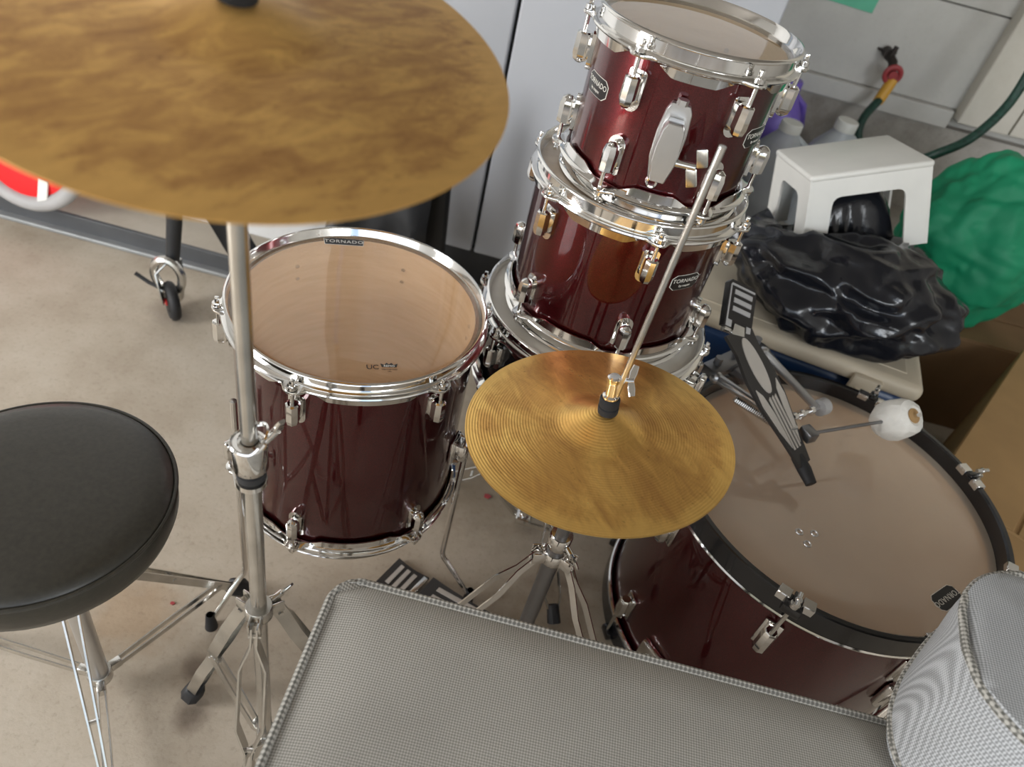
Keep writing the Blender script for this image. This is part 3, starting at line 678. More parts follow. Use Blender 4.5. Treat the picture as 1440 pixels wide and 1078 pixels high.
def blug_bm():
    bm = nb()
    box(bm, (0.003, 0, 0), (0.006, 0.030, 0.062), bev=0.0025)
    prof = [(0.0001, 0.026), (0.009, 0.026), (0.0115, 0.022), (0.0115, -0.022), (0.009, -0.026), (0.0001, -0.026)]
    for r in lathe(bm, prof, 8):
        for v in r: v.co.x += 0.0165
    box(bm, (0.008, 0, 0), (0.014, 0.016, 0.044), bev=0.003)
    for dz in (0.012, -0.012): cyl(bm, (-0.011, 0, dz), (-0.008, 0, dz), 0.0045, 10)
    return bm
BLM = shared(blug_bm(), 'chrome', 35)
def claw_bm(up):
    bm = nb()
    for s in (-1, 1):
        a = rad(3.7*s); r0 = BR
        for (rc, zc, w, h) in ((BR-0.006, 0.0015, 0.0175, 0.003), (BR+0.0016, -0.005, 0.003, 0.014), (BR-0.0135, -0.004, 0.003, 0.010)):
            p = V((rc*math.cos(a), rc*math.sin(a), zc)); box(bm, p, (w, 0.019, h), rot=Matrix.Rotation(a, 3, 'Z'), bev=0.0007, seg=1)
    if up < 0: xform(bm, Matrix.Diagonal((1, 1, -1, 1)))
    return bm
def clawhook_bm(up):
    bm = nb()
    box(bm, (BR+0.006, 0, -0.012), (0.016, 0.030, 0.018), bev=0.004)
    box(bm, (BR-0.004, 0, 0.0028), (0.020, 0.012, 0.0045), bev=0.0015)
    if up < 0: xform(bm, Matrix.Diagonal((1, 1, -1, 1)))
    return bm
def trod_bm(up, L=0.085):
    bm = nb(); s = up
    cyl(bm, (0, 0, 0.012*s), (0, 0, -L*s), 0.0034, 10); cyl(bm, (0, 0, 0.004*s), (0, 0, -0.002*s), 0.0075, 12)
    cyl(bm, (-0.013, 0, 0.014*s), (0.013, 0, 0.014*s), 0.0036, 10); ball(bm, (0, 0, 0.014*s), 0.0055, 2)
    return bm
CM = {u: shared(claw_bm(u), 'chrome') for u in (1, -1)}; CH = {u: shared(clawhook_bm(u), 'black') for u in (1, -1)}; TR = {u: shared(trod_bm(u), 'steel') for u in (1, -1)}
for a in BL:
    p = pol(a, BS-0.0005)
    for u, z in ((1, BT-0.105), (-1, 0.105)):
        lu = obj('lug', BLM, None, bd, (p.x, p.y, z), (0, 0, rad(a)))
        cl = obj('claw_hook', CH[u], None, bd, (0, 0, BT if u > 0 else 0.0), (0, 0, rad(a)))
        if u > 0:
            obj('claw_saddle', CM[u], None, cl)
            obj('tension_rod', TR[u], None, cl, (BR+0.008, 0, 0.0))
        else:
            bm = nb(); cyl(bm, (BR+0.008, 0, 0.006), (BR+0.008, 0, 0.085), 0.0034, 10); obj('tension_rod', bm, 'steel', cl)
# spurs
for a in (-62, 62, -138):
    bm = nb(); box(bm, (0.007, 0, 0), (0.014, 0.05, 0.06), bev=0.005); ball(bm, (0.016, 0, 0), 0.010, 2, (1, 1, 1.2)); sb = obj('spur_bracket', bm, 'chrome', bd, pol(a, BS)+V((0, 0, 0.27 if a > -100 else 0.085)), (0, 0, rad(a)))
    if a == -62:
        bm = nb(); tube(bm, [(0.022, 0.0, 0.02), (0.028, -0.02, -0.03), (0.040, -0.055, -0.16)], 0.0085, 14); obj('spur_leg', bm, 'chrome', sb)
        bm = nb(); tube(bm, [(0.040, -0.055, -0.16), (0.0435, -0.063, -0.185)], 0.010, 12); obj('spur_tip', bm, 'rubber', sb)

# ------------------------------------------------------------------ bass drum pedal (folded, lying on the bass drum)
PO = V((0.512, 0.945, 0.462))
pe = thing('bass_drum_pedal', 'folded chrome and black kick pedal clamped on the bass drum rim, white wrapped beater', 'pedal', PO)
def L3(p): return V(p)-PO
hinge = V((0.345, 1.075, 0.605)); toe = V((0.512, 0.945, 0.466))
u = (hinge-toe); Lb = u.length; u.normalize()
vv = V((0.081, 0.098, 0)); vv = (vv-u*vv.dot(u)).normalized(); w_ = u.cross(vv).normalized()
if w_.z < 0: w_ = -w_
def PB(a, b, c=0): return toe+u*a+vv*b+w_*c-PO
def plate3(bm, pts, c0, c1, mat=0):
    lo = [bm.verts.new(PB(a, b, c0)) for a, b in pts]; hi = [bm.verts.new(PB(a, b, c1)) for a, b in pts]; n = len(pts)
    bm.faces.new(lo[::-1]); bm.faces.new(hi)
    for i in range(n): bm.faces.new((lo[i], lo[(i+1) % n], hi[(i+1) % n], hi[i]))
bm = nb()
side = [(0.0, 0.016), (0.06, 0.026), (0.12, 0.038), (0.17, 0.040), (0.215, 0.032), (Lb, 0.036)]
plate3(bm, side+[(a, -b) for a, b in reversed(side)], 0, 0.006); fb = obj('footboard', bm, 'pedal_dark', pe, smooth=0, label='dark footboard with pale inlays')
bm = nb(); el = [(0.185+0.052*math.cos(t), 0.0165*math.sin(t)) for t in [2*PI*i/28 for i in range(28)]]; plate3(bm, el, 0.006, 0.0075); obj('inlay', bm, 'pedal_light', fb, smooth=0)
for s in (-1, 1):
    bm = nb(); pts = [(0.035, 0.013*s), (0.07, 0.024*s), (0.12, 0.0335*s), (0.150, 0.031*s), (0.135, 0.021*s), (0.10, 0.0145*s), (0.06, 0.0125*s)]
    plate3(bm, pts if s > 0 else pts[::-1], 0.006, 0.0075); obj('inlay', bm, 'pedal_light', fb, smooth=0)
for b in (-0.0085, -0.0003, 0.0079):
    bm = nb(); plate3(bm, [(0.03, b-0.002), (0.125, b*1.05-0.0025), (0.128, b*1.05+0.0025), (0.03, b+0.002)], 0.006, 0.0075); obj('inlay', bm, 'pedal_light', fb, smooth=0)
# heel plate stands up from the hinge
hu = V((-0.005, 0.075, 0.055)).normalized(); hv = V((0.081, 0.075, 0)); hv = (hv-hu*hv.dot(hu)).normalized(); hn = hu.cross(hv).normalized()
if hn.dot(V((0, 0, 1.3))-hinge) < 0: hn = -hn
def HB(a, b, c=0): return hinge+hu*a+hv*b+hn*c-PO
def hplate(bm, pts, c0, c1):
    lo = [bm.verts.new(HB(a, b, c0)) for a, b in pts]; hi = [bm.verts.new(HB(a, b, c1)) for a, b in pts]; n = len(pts)
    bm.faces.new(lo[::-1]); bm.faces.new(hi)
    for i in range(n): bm.faces.new((lo[i], lo[(i+1) % n], hi[(i+1) % n], hi[i]))
bm = nb(); hplate(bm, [(0.0, -0.034), (0.078, -0.034), (0.084, -0.028), (0.084, 0.026), (0.078, 0.032), (0.0, 0.032)], -0.006, 0.005); hpl = obj('heel_plate', bm, 'badge', pe, smooth=0, label='black heel plate with three pale bars')
for a in (0.030, 0.045, 0.060):
    bm = nb(); hplate(bm, [(a, -0.020), (a+0.008, -0.020), (a+0.008, 0.022), (a, 0.022)], 0.005, 0.007); obj('grip_strip', bm, 'greyrim', hpl, smooth=0)
bm = nb()
for pts in ([(0.0, -0.031), (0.074, -0.031), (0.074, -0.028), (0.0, -0.028)], [(0.074, -0.031), (0.0775, -0.028), (0.0775, 0.027), (0.074, 0.027)]): hplate(bm, pts, 0.005, 0.0066)
obj('border', bm, 'greyrim', hpl, smooth=0)
for pts in ([(0.0, -0.028), (0.012, -0.028), (0.012, -0.018), (0.0, -0.018)], [(0.0, 0.018), (0.012, 0.018), (0.012, 0.028), (0.0, 0.028)]):
    bm = nb(); hplate(bm, pts, 0.005, 0.0066); obj('corner_pad', bm, 'greyrim', hpl, smooth=0)
bm = nb(); cyl(bm, HB(-0.004, -0.03), HB(-0.004, 0.03), 0.0055, 12); hplate(bm, [(-0.02, -0.016), (0.008, -0.012), (0.008, 0.012), (-0.02, 0.016)], 0.004, 0.008); obj('hinge', bm, 'steel', pe)
# frame posts, axle, cam
A1, A2 = V((0.355, 1.085, 0.492)), V((0.452, 1.195, 0.497)); E1, E2 = V((0.470, 1.006, 0.497)), V((0.540, 1.066, 0.497))
for k, (a, b) in enumerate(((A1, E1), (A2, E2))):
    d = (b-a).normalized(); bm = nb(); tube(bm, [L3(a-d*0.01), L3(a), L3(a.lerp(b, 0.5)), L3(b)], 0.0085, 16, scale=[0.8, 1.15, 1.0, 0.85]); ball(bm, L3(a), 0.0125, 2)
    obj('post', bm, 'alu', pe)
bm = nb(); d = (E2-E1).normalized(); cyl(bm, L3(E1-d*0.012), L3(E2+d*0.012), 0.0042, 12)
for k in (0.08, 0.30, 0.52, 0.80): cyl(bm, L3(E1.lerp(E2, k)-d*0.004), L3(E1.lerp(E2, k)+d*0.004), 0.0085, 14)
obj('axle', bm, 'chrome', pe)
bm = nb(); cyl(bm, L3(E2+d*0.004), L3(E2+d*0.022), 0.0155, 22); obj('spring_cap', bm, 'greyrim', pe, label='round grey cap')
bm = nb(); cyl(bm, L3(E1-d*0.016), L3(E1-d*0.004), 0.0135, 20); box(bm, L3(E1+V((0.006, -0.012, 0.004))), (0.020, 0.030, 0.012), rot=Matrix.Rotation(0.7, 3, 'Z'), bev=0.003); obj('cam', bm, 'alu', pe)
bm = nb(); s0 = A1+V((-0.006, -0.028, 0.002)); s1 = E1+V((-0.016, -0.020, 0.002)); dd = s1-s0; sd = dd.cross(V((0, 0, 1))).normalized()
s0b = s0.lerp(s1, 0.35)
tube(bm, [L3(s0b.lerp(s1, i/160)+sd*0.0055*math.cos(i*0.9)+V((0, 0, 0.0055*math.sin(i*0.9)))) for i in range(161)], 0.0014, 6); obj('spring', bm, 'steel', pe)
bm = nb(); m3 = Matrix.Rotation(math.atan2(A2.y-A1.y, A2.x-A1.x), 3, 'Z'); cen = (A1+A2)/2
box(bm, L3(cen+V((-0.010, 0.012, 0.0))), (0.17, 0.034, 0.022), rot=m3, bev=0.005); box(bm, L3(cen+V((0.006, -0.004, -0.010))), (0.05, 0.05, 0.022), rot=m3, bev=0.006)
for k in (0.1, 0.5, 0.9): cyl(bm, L3(A1.lerp(A2, k)+V((-0.012, 0.012, 0.01))), L3(A1.lerp(A2, k)+V((-0.012, 0.012, 0.028))), 0.008, 8)
obj('base_clamp', bm, 'dark_steel', pe)
bm = nb(); tube(bm, [L3((0.5, 0.955, 0.472)), L3((0.516, 0.938, 0.462)), L3((0.528, 0.915, 0.455))], 0.012, 10, scale=[0.9, 1, 0.8]); obj('chain_strap', bm, 'rubber', pe)
Bt = V((0.690, 1.090, 0.502)); B0 = V((0.513, 0.990, 0.497))
bm = nb(); cyl(bm, L3(B0), L3(Bt), 0.0030, 10); box(bm, L3(B0), (0.022, 0.028, 0.020), rot=Matrix.Rotation(0.6, 3, 'Z'), bev=0.003); br = obj('beater_rod', bm, 'dark_steel', pe)
bm = nb()
bax = V((0.35, -0.45, 0.82)).normalized(); q = bax.to_track_quat('Z', 'Y').to_matrix()
lathe(bm, [(0.0001, -0.034), (0.020, -0.033), (0.029, -0.022), (0.0315, -0.004), (0.030, 0.014), (0.0255, 0.026), (0.016, 0.031), (0.0115, 0.029), (0.0001, 0.027)], 14)
for v in bm.verts:
    nz = noise.noise(v.co*70)*0.0026; v.co += v.co.normalized()*nz; v.co = q @ (v.co*1.18)+L3(Bt)
obj('beater_wrap', bm, 'white_tape', br, smooth=25, label='white tape wrapped beater head')
bm = nb(); lathe(bm, [(0.0001, 0.037), (0.0135, 0.0362), (0.0135, 0.030), (0.0001, 0.030)], 20); xform(bm, Matrix.Translation(L3(Bt)) @ q.to_4x4()); obj('beater_core', bm, 'card', br, label='brown core')
bm = nb(); cyl(bm, L3(Bt)+bax*0.030, L3(Bt)+bax*0.047, 0.0038, 10); obj('beater_screw', bm, 'chrome', br)

# ------------------------------------------------------------------ patio chair cushion (near) and loose cushion
def soft_box(sx, sy, sz, r, nx=40, ny=40, nz=8, puff=0.0, wr=0.0, seed=0, rv=None):
    bm = nb(); rv = rv or r
    g = bmesh.ops.create_cube(bm, size=2.0)
    bmesh.ops.subdivide_edges(bm, edges=bm.edges[:], cuts=27, use_grid_fill=True)
    for v in bm.verts:
        p = V((v.co.x*sx/2, v.co.y*sy/2, v.co.z*sz/2))
        # rounded in plan (rv) and in section (r)
        ix = max(-sx/2+rv, min(sx/2-rv, p.x)); iy = max(-sy/2+rv, min(sy/2-rv, p.y))
        d = V((p.x-ix, p.y-iy, 0)); m = max(abs(d.x), abs(d.y))
        if d.length > 1e-9: d = d.normalized()*m
        p.x, p.y = ix+d.x, iy+d.y
        e = min(sx/2-abs(p.x), sy/2-abs(p.y))
        k = max(0.0, min(1.0, e/0.10)); s = p.z/(sz/2)
        # section rounding
        if abs(s) > 0.999: p.z = s*(sz/2-r*(1-math.sqrt(max(0, 1-(1-min(1, e/r))**2)))*0.9)+s*puff*k*k*(3-2*k)
        p.z += wr*noise.noise(V((p.x*7+seed, p.y*7, p.z*3)))*k
        if abs(s) < 0.98 or e < 0.004:
            bulge = 0.006*(1-s*s); dd = V((p.x-ix, p.y-iy, 0))
            if dd.length > 1e-6: dd.normalize(); p.x += dd.x*bulge; p.y += dd.y*bulge
        v.co = p
    return bm
def pipe_path(sx, sy, rv, z, n=20):
    pts = []
    for cx_, cy_, a0 in ((sx/2-rv, sy/2-rv, 0), (-sx/2+rv, sy/2-rv, 90), (-sx/2+rv, -sy/2+rv, 180), (sx/2-rv, -sy/2+rv, 270)):
        for i in range(n+1):
            a = rad(a0+90*i/n); pts.append(V((cx_+rv*math.cos(a), cy_+rv*math.sin(a), z+0.0012*noise.noise(V((cx_*9+i*0.4, cy_*9, 0))))))
    out = []
    for i, p in enumerate(pts):
        q = pts[(i+1) % len(pts)]; m = max(1, int((q-p).length/0.02))
        for k in range(m): out.append(p.lerp(q, k/m))
    return out
CHX0, CHX1, CHY0, CHY1 = -0.135, 0.93, -0.22, 0.468
chc = V(((CHX0+CHX1)/2, (CHY0+CHY1)/2, 0))
ch = thing('patio_chair', 'grey woven patio seat with corded piping along its rim, in front of the bass drum', 'chair', chc)
sx, sy, sz = CHX1-CHX0, CHY1-CHY0, 0.10
cu = obj('seat_cushion', soft_box(sx, sy, sz, 0.012, puff=0.006, wr=0.003, rv=0.035), 'weave', ch, (0, 0, 0.495), smooth=60)
bm = nb(); sweep(bm, pipe_path(sx, sy, 0.035, 0.043), circ(0.0042, 8), closed=True); obj('piping', bm, 'cord', cu)
bm = nb(); sweep(bm, pipe_path(sx, sy, 0.035, -0.043), circ(0.0042, 8), closed=True); obj('piping', bm, 'cord', cu)
bm = nb(); box(bm, (0.03, -0.10, 0.425), (0.86, 0.36, 0.036), bev=0.006); obj('frame', bm, 'frame_wood', ch)
for x, y in ((-0.36, -0.25), (0.42, -0.25), (-0.36, 0.05), (0.42, 0.05)):
    bm = nb(); box(bm, (x, y, 0.2045), (0.04, 0.04, 0.409), bev=0.005); obj('leg', bm, 'frame_wood', ch)
lw, ld, lh = 0.36, 0.235, 0.135
rz = rad(-7)
lc = thing('loose_cushion', 'skylight-tinted grey woven cushion with rounded corner resting on the patio seat beside the bass drum', 'cushion', V((0.702, 0.474, 0.6285)), (0, 0, rz))
def lean(p):
    k = max(0.0, min(1.0, (lh/2-p.z)/lh)); ky = max(0.0, min(1.0, (p.y+ld/2)/ld)); e = k*(1-k)*4
    cr_ = 0.006*e*noise.noise(V((p.x*22, p.y*22, 2.0)))
    return V((p.x+k*(-0.075+0.195*ky)+cr_, p.y+k*0.095*ky+cr_, p.z))
bm = soft_box(lw, ld, lh, 0.018, puff=0.010, wr=0.005, seed=5, rv=0.108)
for v in bm.verts: v.co = lean(v.co)
lb = obj('cushion_body', bm, 'weave_skylit', lc, smooth=60)
bm = nb(); sweep(bm, [lean(p) for p in pipe_path(lw, ld, 0.108, lh/2-0.006)], circ(0.0045, 8), closed=True); obj('piping', bm, 'cord', lc)
bm = nb(); sweep(bm, [lean(p) for p in pipe_path(lw, ld, 0.108, -lh/2+0.006)], circ(0.0045, 8), closed=True); obj('piping', bm, 'cord', lc)

# ------------------------------------------------------------------ things at the back
# cooler
cl = thing('cooler', 'dark blue cooler box with cream lid standing behind the bass drum', 'cooler', (0.559, 1.516, 0), (0, 0, rad(-10)))
bm = nb(); box(bm, (0, 0, 0.2), (0.59, 0.315, 0.40), bev=0.03, seg=4); obj('body', bm, 'cooler_blue', cl)
bm = nb(); box(bm, (0, 0, 0.4215), (0.62, 0.35, 0.043), bev=0.018, seg=4); box(bm, (0, 0, 0.4425), (0.54, 0.27, 0.004), bev=0.0015, seg=1); obj('lid', bm, 'cooler_lid', cl)
bm = nb(); box(bm, (0.195, -0.180, 0.405), (0.062, 0.018, 0.050), bev=0.005); box(bm, (0.195, -0.187, 0.392), (0.036, 0.012, 0.022), bev=0.003); obj('latch', bm, 'cooler_lid', cl)
bm = nb(); tube(bm, [(0.298, -0.13, 0.33), (0.325, -0.12, 0.34), (0.33, 0, 0.34), (0.325, 0.12, 0.34), (0.298, 0.13, 0.33)], 0.010, 10); obj('handle', bm, 'greyrim', cl)
# step stool
SR = Matrix(((0.924, -0.192, -0.329), (0.236, 0.967, 0.099), (0.299, -0.169, 0.939)))
sl = thing('step_stool', 'small white plastic step stool perched on the black garbage bag', 'stool', (0.637, 1.624, 0.58), SR)
sL, sW, sH, sp = 0.25, 0.198, 0.173, 0.0125
def side_pts(L, H, spl, lw=0.052, top=0.046):
    a = L/2; r = 0.018; x1 = a-lw+0.004
    p = [(-a-spl, 0), (-a, H), (a, H), (a+spl, 0), (a+spl-lw, 0)]
    p += [(x1-r+r*math.cos(rad(t)), H-top-r+r*math.sin(rad(t))) for t in (0, 30, 60, 90)]
    p += [(-x1+r+r*math.cos(rad(t)), H-top-r+r*math.sin(rad(t))) for t in (90, 120, 150, 180)]
    p += [(-a-spl+lw, 0)]
    return p
bm = nb()
for axis, L, D in ((0, sL, sW), (1, sW, sL)):
    for s in (-1, 1):
        b2 = nb(); pts = side_pts(L, sH, sp); prism(b2, pts, -0.0025, 0.0025)
        for v in b2.verts:
            x, h, off = v.co.x, v.co.y, v.co.z
            dd = D/2+sp*(1-h/sH)-0.003+off
            v.co = V((x, s*dd, h)) if axis == 0 else V((s*dd, x, h))
        me_ = bpy.data.meshes.new('t'); b2.to_mesh(me_); b2.free(); bm.from_mesh(me_); bpy.data.meshes.remove(me_)
lg = obj('side_frame', bm, 'white_plastic', sl, smooth=0)
bm = nb(); box(bm, (0, 0, sH-0.002), (sL+0.006, sW+0.006, 0.014), bev=0.006, seg=3); obj('seat', bm, 'cooler_lid' if False else 'white_plastic', sl)
# bags
def lump(c, sc, sub=6, amp=0.25, freq=3.0, ridg=0.0, seed=0, flat=None, rz=0.0):
    bm = nb(); bmesh.ops.create_icosphere(bm, subdivisions=sub, radius=1.0); R_ = Matrix.Rotation(rz, 3, 'Z')
    for v in bm.verts:
        n0 = v.co.normalized(); p = n0*freq+V((seed, seed*0.7, 0))
        k = 1+amp*noise.noise(p)+amp*0.5*noise.noise(p*2.3)
        if ridg: k += ridg*(abs(noise.noise(V((p.x*0.8, p.y*2.6, p.z*4.5))))-0.2)+ridg*0.5*abs(noise.noise(p*5))
        q = V((n0.x*sc[0]*k, n0.y*sc[1]*k, n0.z*sc[2]*k))
        if flat is not None and q.z < flat: q.z = flat+(q.z-flat)*0.04
        v.co = R_ @ q
    return bm
bagmesh = lump((0, 0, 0), (0.240, 0.168, 0.108), 6, 0.24, 1.3, 0.0, 3.1, None, rad(-10))
for v in bagmesh.verts:
    p = v.co; k = 0.020*(1-abs(noise.noise(V((p.x*7, p.y*15, p.z*16))))*2.6)+0.010*abs(noise.noise(p*26))
    p += p.normalized()*k
    if p.z < -0.075: p.z = -0.075+(p.z+0.075)*0.04
    w3 = SR.transposed() @ (p+V((0.640, 1.490, 0.520))-V((0.637, 1.624, 0.58)))
    inner = abs(w3.x) < 0.085 and abs(w3.y) < 0.060
    if abs(w3.x) < 0.092 and abs(w3.y) < 0.066 and p.z > 0: w3.z = max(min(w3.z, 0.115), 0.115*(1-(w3.x/0.094)**6)*(1-(w3.y/0.068)**6)*(0.8+0.5*noise.noise(p*9))); v.co = SR @ w3+V((0.637, 1.624, 0.58))-V((0.640, 1.490, 0.520))
    if not inner and abs(w3.x) < 0.155 and abs(w3.y) < 0.13 and w3.z > -0.004: w3.z = -0.004; v.co = SR @ w3+V((0.637, 1.624, 0.58))-V((0.640, 1.490, 0.520))
bg = obj('garbage_bag', bagmesh, 'blackbag', None, (0.640, 1.490, 0.524), smooth=70)
tag(bg, 'shiny crumpled black garbage bag lying on the cooler lid', 'bag')
gb = obj('shopping_bag', lump((0, 0, 0), (0.198, 0.155, 0.24), 6, 0.22, 1.3, 0.08, 8.2, -0.205, 0.2), 'greenbag', None, (1.09, 1.93, 0.510), smooth=70)
tag(gb, 'bulging green shopping bag with a yellow print beside the white stool', 'bag')
bm = nb(); prism(bm, [(-0.05, -0.008), (-0.02, -0.012), (0.02, -0.004), (0.05, -0.010), (0.05, 0.010), (0.015, 0.012), (-0.02, 0.006), (-0.05, 0.012)], 0, 0.003)
obj('yellow_print', bm, 'yellow', gb, (-0.075, -0.150, -0.165), (rad(70), 0, rad(-12)), 0)
# cardboard boxes
eb = math.atan2(0.836, 0.549)
cb = thing('cardboard_box', 'tan cardboard box with closed flaps next to the bass drum', 'box', (0.927, 1.227, 0), (0, 0, eb))
def cbox(t, x0, x1, y0, y1, z, mat, seam=True):
    bm = nb(); box(bm, ((x0+x1)/2, (y0+y1)/2, z/2), (x1-x0, y1-y0, z), bev=0.003, seg=1); b = obj('carton', bm, mat, t, smooth=0)
    if seam:
        ym = (y0+y1)/2; w = (y1-y0)/2
        for s in (-1, 1):
            bm = nb(); box(bm, ((x0+x1)/2, ym+s*(w/2+0.0015), z+0.002), (x1-x0-0.004, w-0.006, 0.004), bev=0.001, seg=1); obj('flap', bm, mat, t, smooth=0)
cbox(cb, -0.115, 0.62, -0.32, 0.0, 0.348, 'card')
c2 = thing('cardboard_box', 'dark brown cardboard box in shadow under the green shopping bag', 'box', (1.35, 1.80, 0), (0, 0, 0))
cbox(c2, -0.42, 0.40, 0.0, 0.30, 0.298, 'card_dark')
# jugs on the ledge
def jug(name, label, x, y, z, h, r, mat, capmat, cat='jug'):
    t = thing(name, label, cat, (x, y, z))
    bm = nb(); lathe(bm, [(0.0001, 0), (r*0.9, 0), (r, 0.01), (r, h*0.55), (r*0.8, h*0.72), (r*0.33, h*0.9), (r*0.30, h*0.96), (0.0001, h*0.96)], 24)
    for v in bm.verts:
        k = 1.12 if v.co.z < h*0.7 else 1.0
        v.co.x = max(-r*0.86, min(r*0.86, v.co.x*k)) if v.co.z < h*0.6 else v.co.x; v.co.y = max(-r*0.86, min(r*0.86, v.co.y*k)) if v.co.z < h*0.6 else v.co.y
    obj('body', bm, mat, t)
    bm = nb(); lathe(bm, [(0.0001, h), (r*0.34, h), (r*0.37, h-0.004), (r*0.37, h*0.91), (r*0.3, h*0.91)], 20); obj('cap', bm, capmat, t)
    bm = nb(); tube(bm, [(r*0.25, 0, h*0.88), (r*0.72, 0, h*0.80), (r*0.95, 0, h*0.62), (r*0.84, 0, h*0.48)], 0.010, 8); obj('handle', bm, mat, t)
    return t
LEDGE = 0.32
jug('plastic_jug', 'cloudy plastic jug with white cap close beside the small tom', 0.575, 2.18, LEDGE, 0.29, 0.085, 'milk', 'white_plastic')
jug('plastic_jug', 'cloudy plastic jug with white cap behind the white stool below the tap', 0.735, 2.24, LEDGE, 0.315, 0.085, 'milk', 'white_plastic')
jug('detergent_bottle', 'purple plastic bottle on the ledge next to the small tom', 0.585, 2.42, LEDGE, 0.335, 0.085, 'purple', 'purple', 'bottle')
# tap and hose
YB = 2.55
tp = thing('garden_tap', 'old wall tap with red handle on the garage wall', 'tap', (0.843, YB, 0.765))
bm = nb(); cyl(bm, (0, 0, 0), (0, -0.045, 0), 0.016, 14); lathe(bm, [(0.0001, 0.0), (0.03, 0.0), (0.03, 0.006), (0.0001, 0.006)], 20)
xform(bm, Matrix.Identity(4)); tube(bm, [(0, -0.04, 0), (0.01, -0.07, -0.01), (0.018, -0.085, -0.04)], 0.013, 12); cyl(bm, (0, -0.055, 0), (0.004, -0.055, 0.03), 0.007, 10); obj('spout', bm, 'rust', tp)
bm = nb(); sweep(bm, [V((0.020+0.022*math.cos(a), -0.09, -0.038+0.022*math.sin(a))) for a in [2*PI*i/24 for i in range(24)]], circ(0.008, 8), closed=True); cyl(bm, (0.02, -0.078, -0.038), (0.02, -0.10, -0.038), 0.013, 12); obj('handle', bm, 'redpaint', tp)
hz = thing('garden_hose', 'dark green garden hose with yellow coupling hanging from the wall tap', 'hose', (0, 0, 0))
def smooth_path(pts, n=10):
    P = [V(p) for p in pts]; out = []
    for i in range(len(P)-1):
        p0, p1, p2, p3 = P[max(i-1, 0)], P[i], P[i+1], P[min(i+2, len(P)-1)]
        for k in range(n):
            t = k/n; out.append(0.5*((2*p1)+(p2-p0)*t+(2*p0-5*p1+4*p2-p3)*t*t+(-p0+3*p1-3*p2+p3)*t**3))
    out.append(P[-1]); return out
bm = nb(); tube(bm, smooth_path([(0.856, 2.44, 0.655), (0.825, 2.40, 0.60), (0.836, 2.37, 0.545), (0.90, 2.33, 0.50), (0.93, 2.20, 0.575), (0.965, 2.14, 0.64), (1.03, 2.15, 0.70), (1.085, 2.19, 0.79), (1.10, 2.22, 0.90), (1.12, 2.26, 1.02)]), 0.0125, 12); obj('hose_tube', bm, 'hose', hz)
bm = nb(); tube(bm, [(0.872, 2.462, 0.715), (0.868, 2.458, 0.70), (0.858, 2.446, 0.658), (0.855, 2.443, 0.645)], 0.0165, 12, scale=[0.9, 1, 1, 0.9]); obj('coupling', bm, 'brassfit', hz)
# card pinned on the wall
bm = nb(); box(bm, (0, 0, 0), (0.16, 0.006, 0.20), bev=0.001); mc = obj('wall_card', bm, 'mint', None, (0.672, 2.547, 0.955), (0, rad(2), 0), 0); tag(mc, 'mint green card fixed to the garage wall above the tap', 'card')

# refrigerator
FX0, FX1, FY = -0.60, 0.368, 1.85
rf = thing('refrigerator', 'white side-by-side refrigerator with black base behind the drums', 'refrigerator', (0, FY, 0))
bm = nb(); box(bm, ((FX0+FX1)/2, 0.36, 0.90), (FX1-FX0-0.004, 0.58, 1.72), bev=0.005); obj('cabinet', bm, 'fridge', rf)
for x0, x1 in ((FX0, -0.2165), (-0.2075, FX1)):
    bm = nb(); box(bm, ((x0+x1)/2, 0.032, 0.945), (x1-x0, 0.064, 1.63), bev=0.006, seg=3); dr = obj('door', bm, 'fridge', rf)
    hx = -0.245 if x0 < -0.3 else -0.175
    bm = nb(); tube(bm, [(hx, 0.002, 1.0), (hx, -0.035, 1.02), (hx, -0.035, 1.5), (hx, 0.002, 1.52)], 0.012, 10); obj('handle', bm, 'fridge', dr)
bm = nb(); box(bm, ((FX0+FX1)/2, 0.08, 0.065), (FX1-FX0-0.01, 0.10, 0.126), bev=0.004); obj('kick_plate', bm, 'kick', rf)
bm = nb(); box(bm, (-0.212, 0.060, 0.90), (0.020, 0.03, 1.7)); obj('door_gasket', bm, 'kick', rf)

# folded stroller standing by the wall
sg = thing('folded_stroller', 'folded black stroller frame with swivel front wheel standing by the refrigerator', 'stroller', (-0.60, 1.47, 0))
def SP(x, y, z): return V((x+0.60, y-1.47, z))
bm = nb(); tube(bm, [SP(-0.855, 1.43, 0.42), SP(-0.872, 1.43, 0.26), SP(-0.885, 1.425, 0.155)], 0.018, 12, scale=[1.2, 1, 0.9]); obj('front_leg', bm, 'darkfabric', sg)
bm = nb(); sweep(bm, [SP(-0.84, 1.50, 0.36), SP(-0.76, 1.52, 0.18), SP(-0.70, 1.54, 0.05)], rect(0.085, 0.02, 0.006), up=(0, -1, 0)); obj('side_panel', bm, 'darkfabric', sg)
bm = nb(); tube(bm, [SP(-0.82, 1.48, 0.45), SP(-0.32, 1.60, 0.46)], 0.014, 12); tube(bm, [SP(-0.72, 1.54, 0.03), SP(-0.30, 1.70, 0.10)], 0.013, 12); obj('cross_bar', bm, 'darkfabric', sg)
bm = nb(); sweep(bm, [SP(-0.292, 1.705, 0.02), SP(-0.300, 1.70, 0.25), SP(-0.315, 1.68, 0.60)], rect(0.06, 0.03, 0.008), up=(0, -1, 0)); obj('rear_post', bm, 'kick', sg)
bm = nb(); n = 14
for i in range(n+1):
    for j in range(n+1):
        s, t_ = i/n, j/n; p = SP(-0.56+0.25*s, 1.60+0.03*s, 0.16+0.28*t_); p.y += 0.035*noise.noise(V((s*4, t_*3, 1.7)))-0.02*math.sin(s*PI*3)*0.6
        bm.verts.new(p)
bm.verts.ensure_lookup_table()
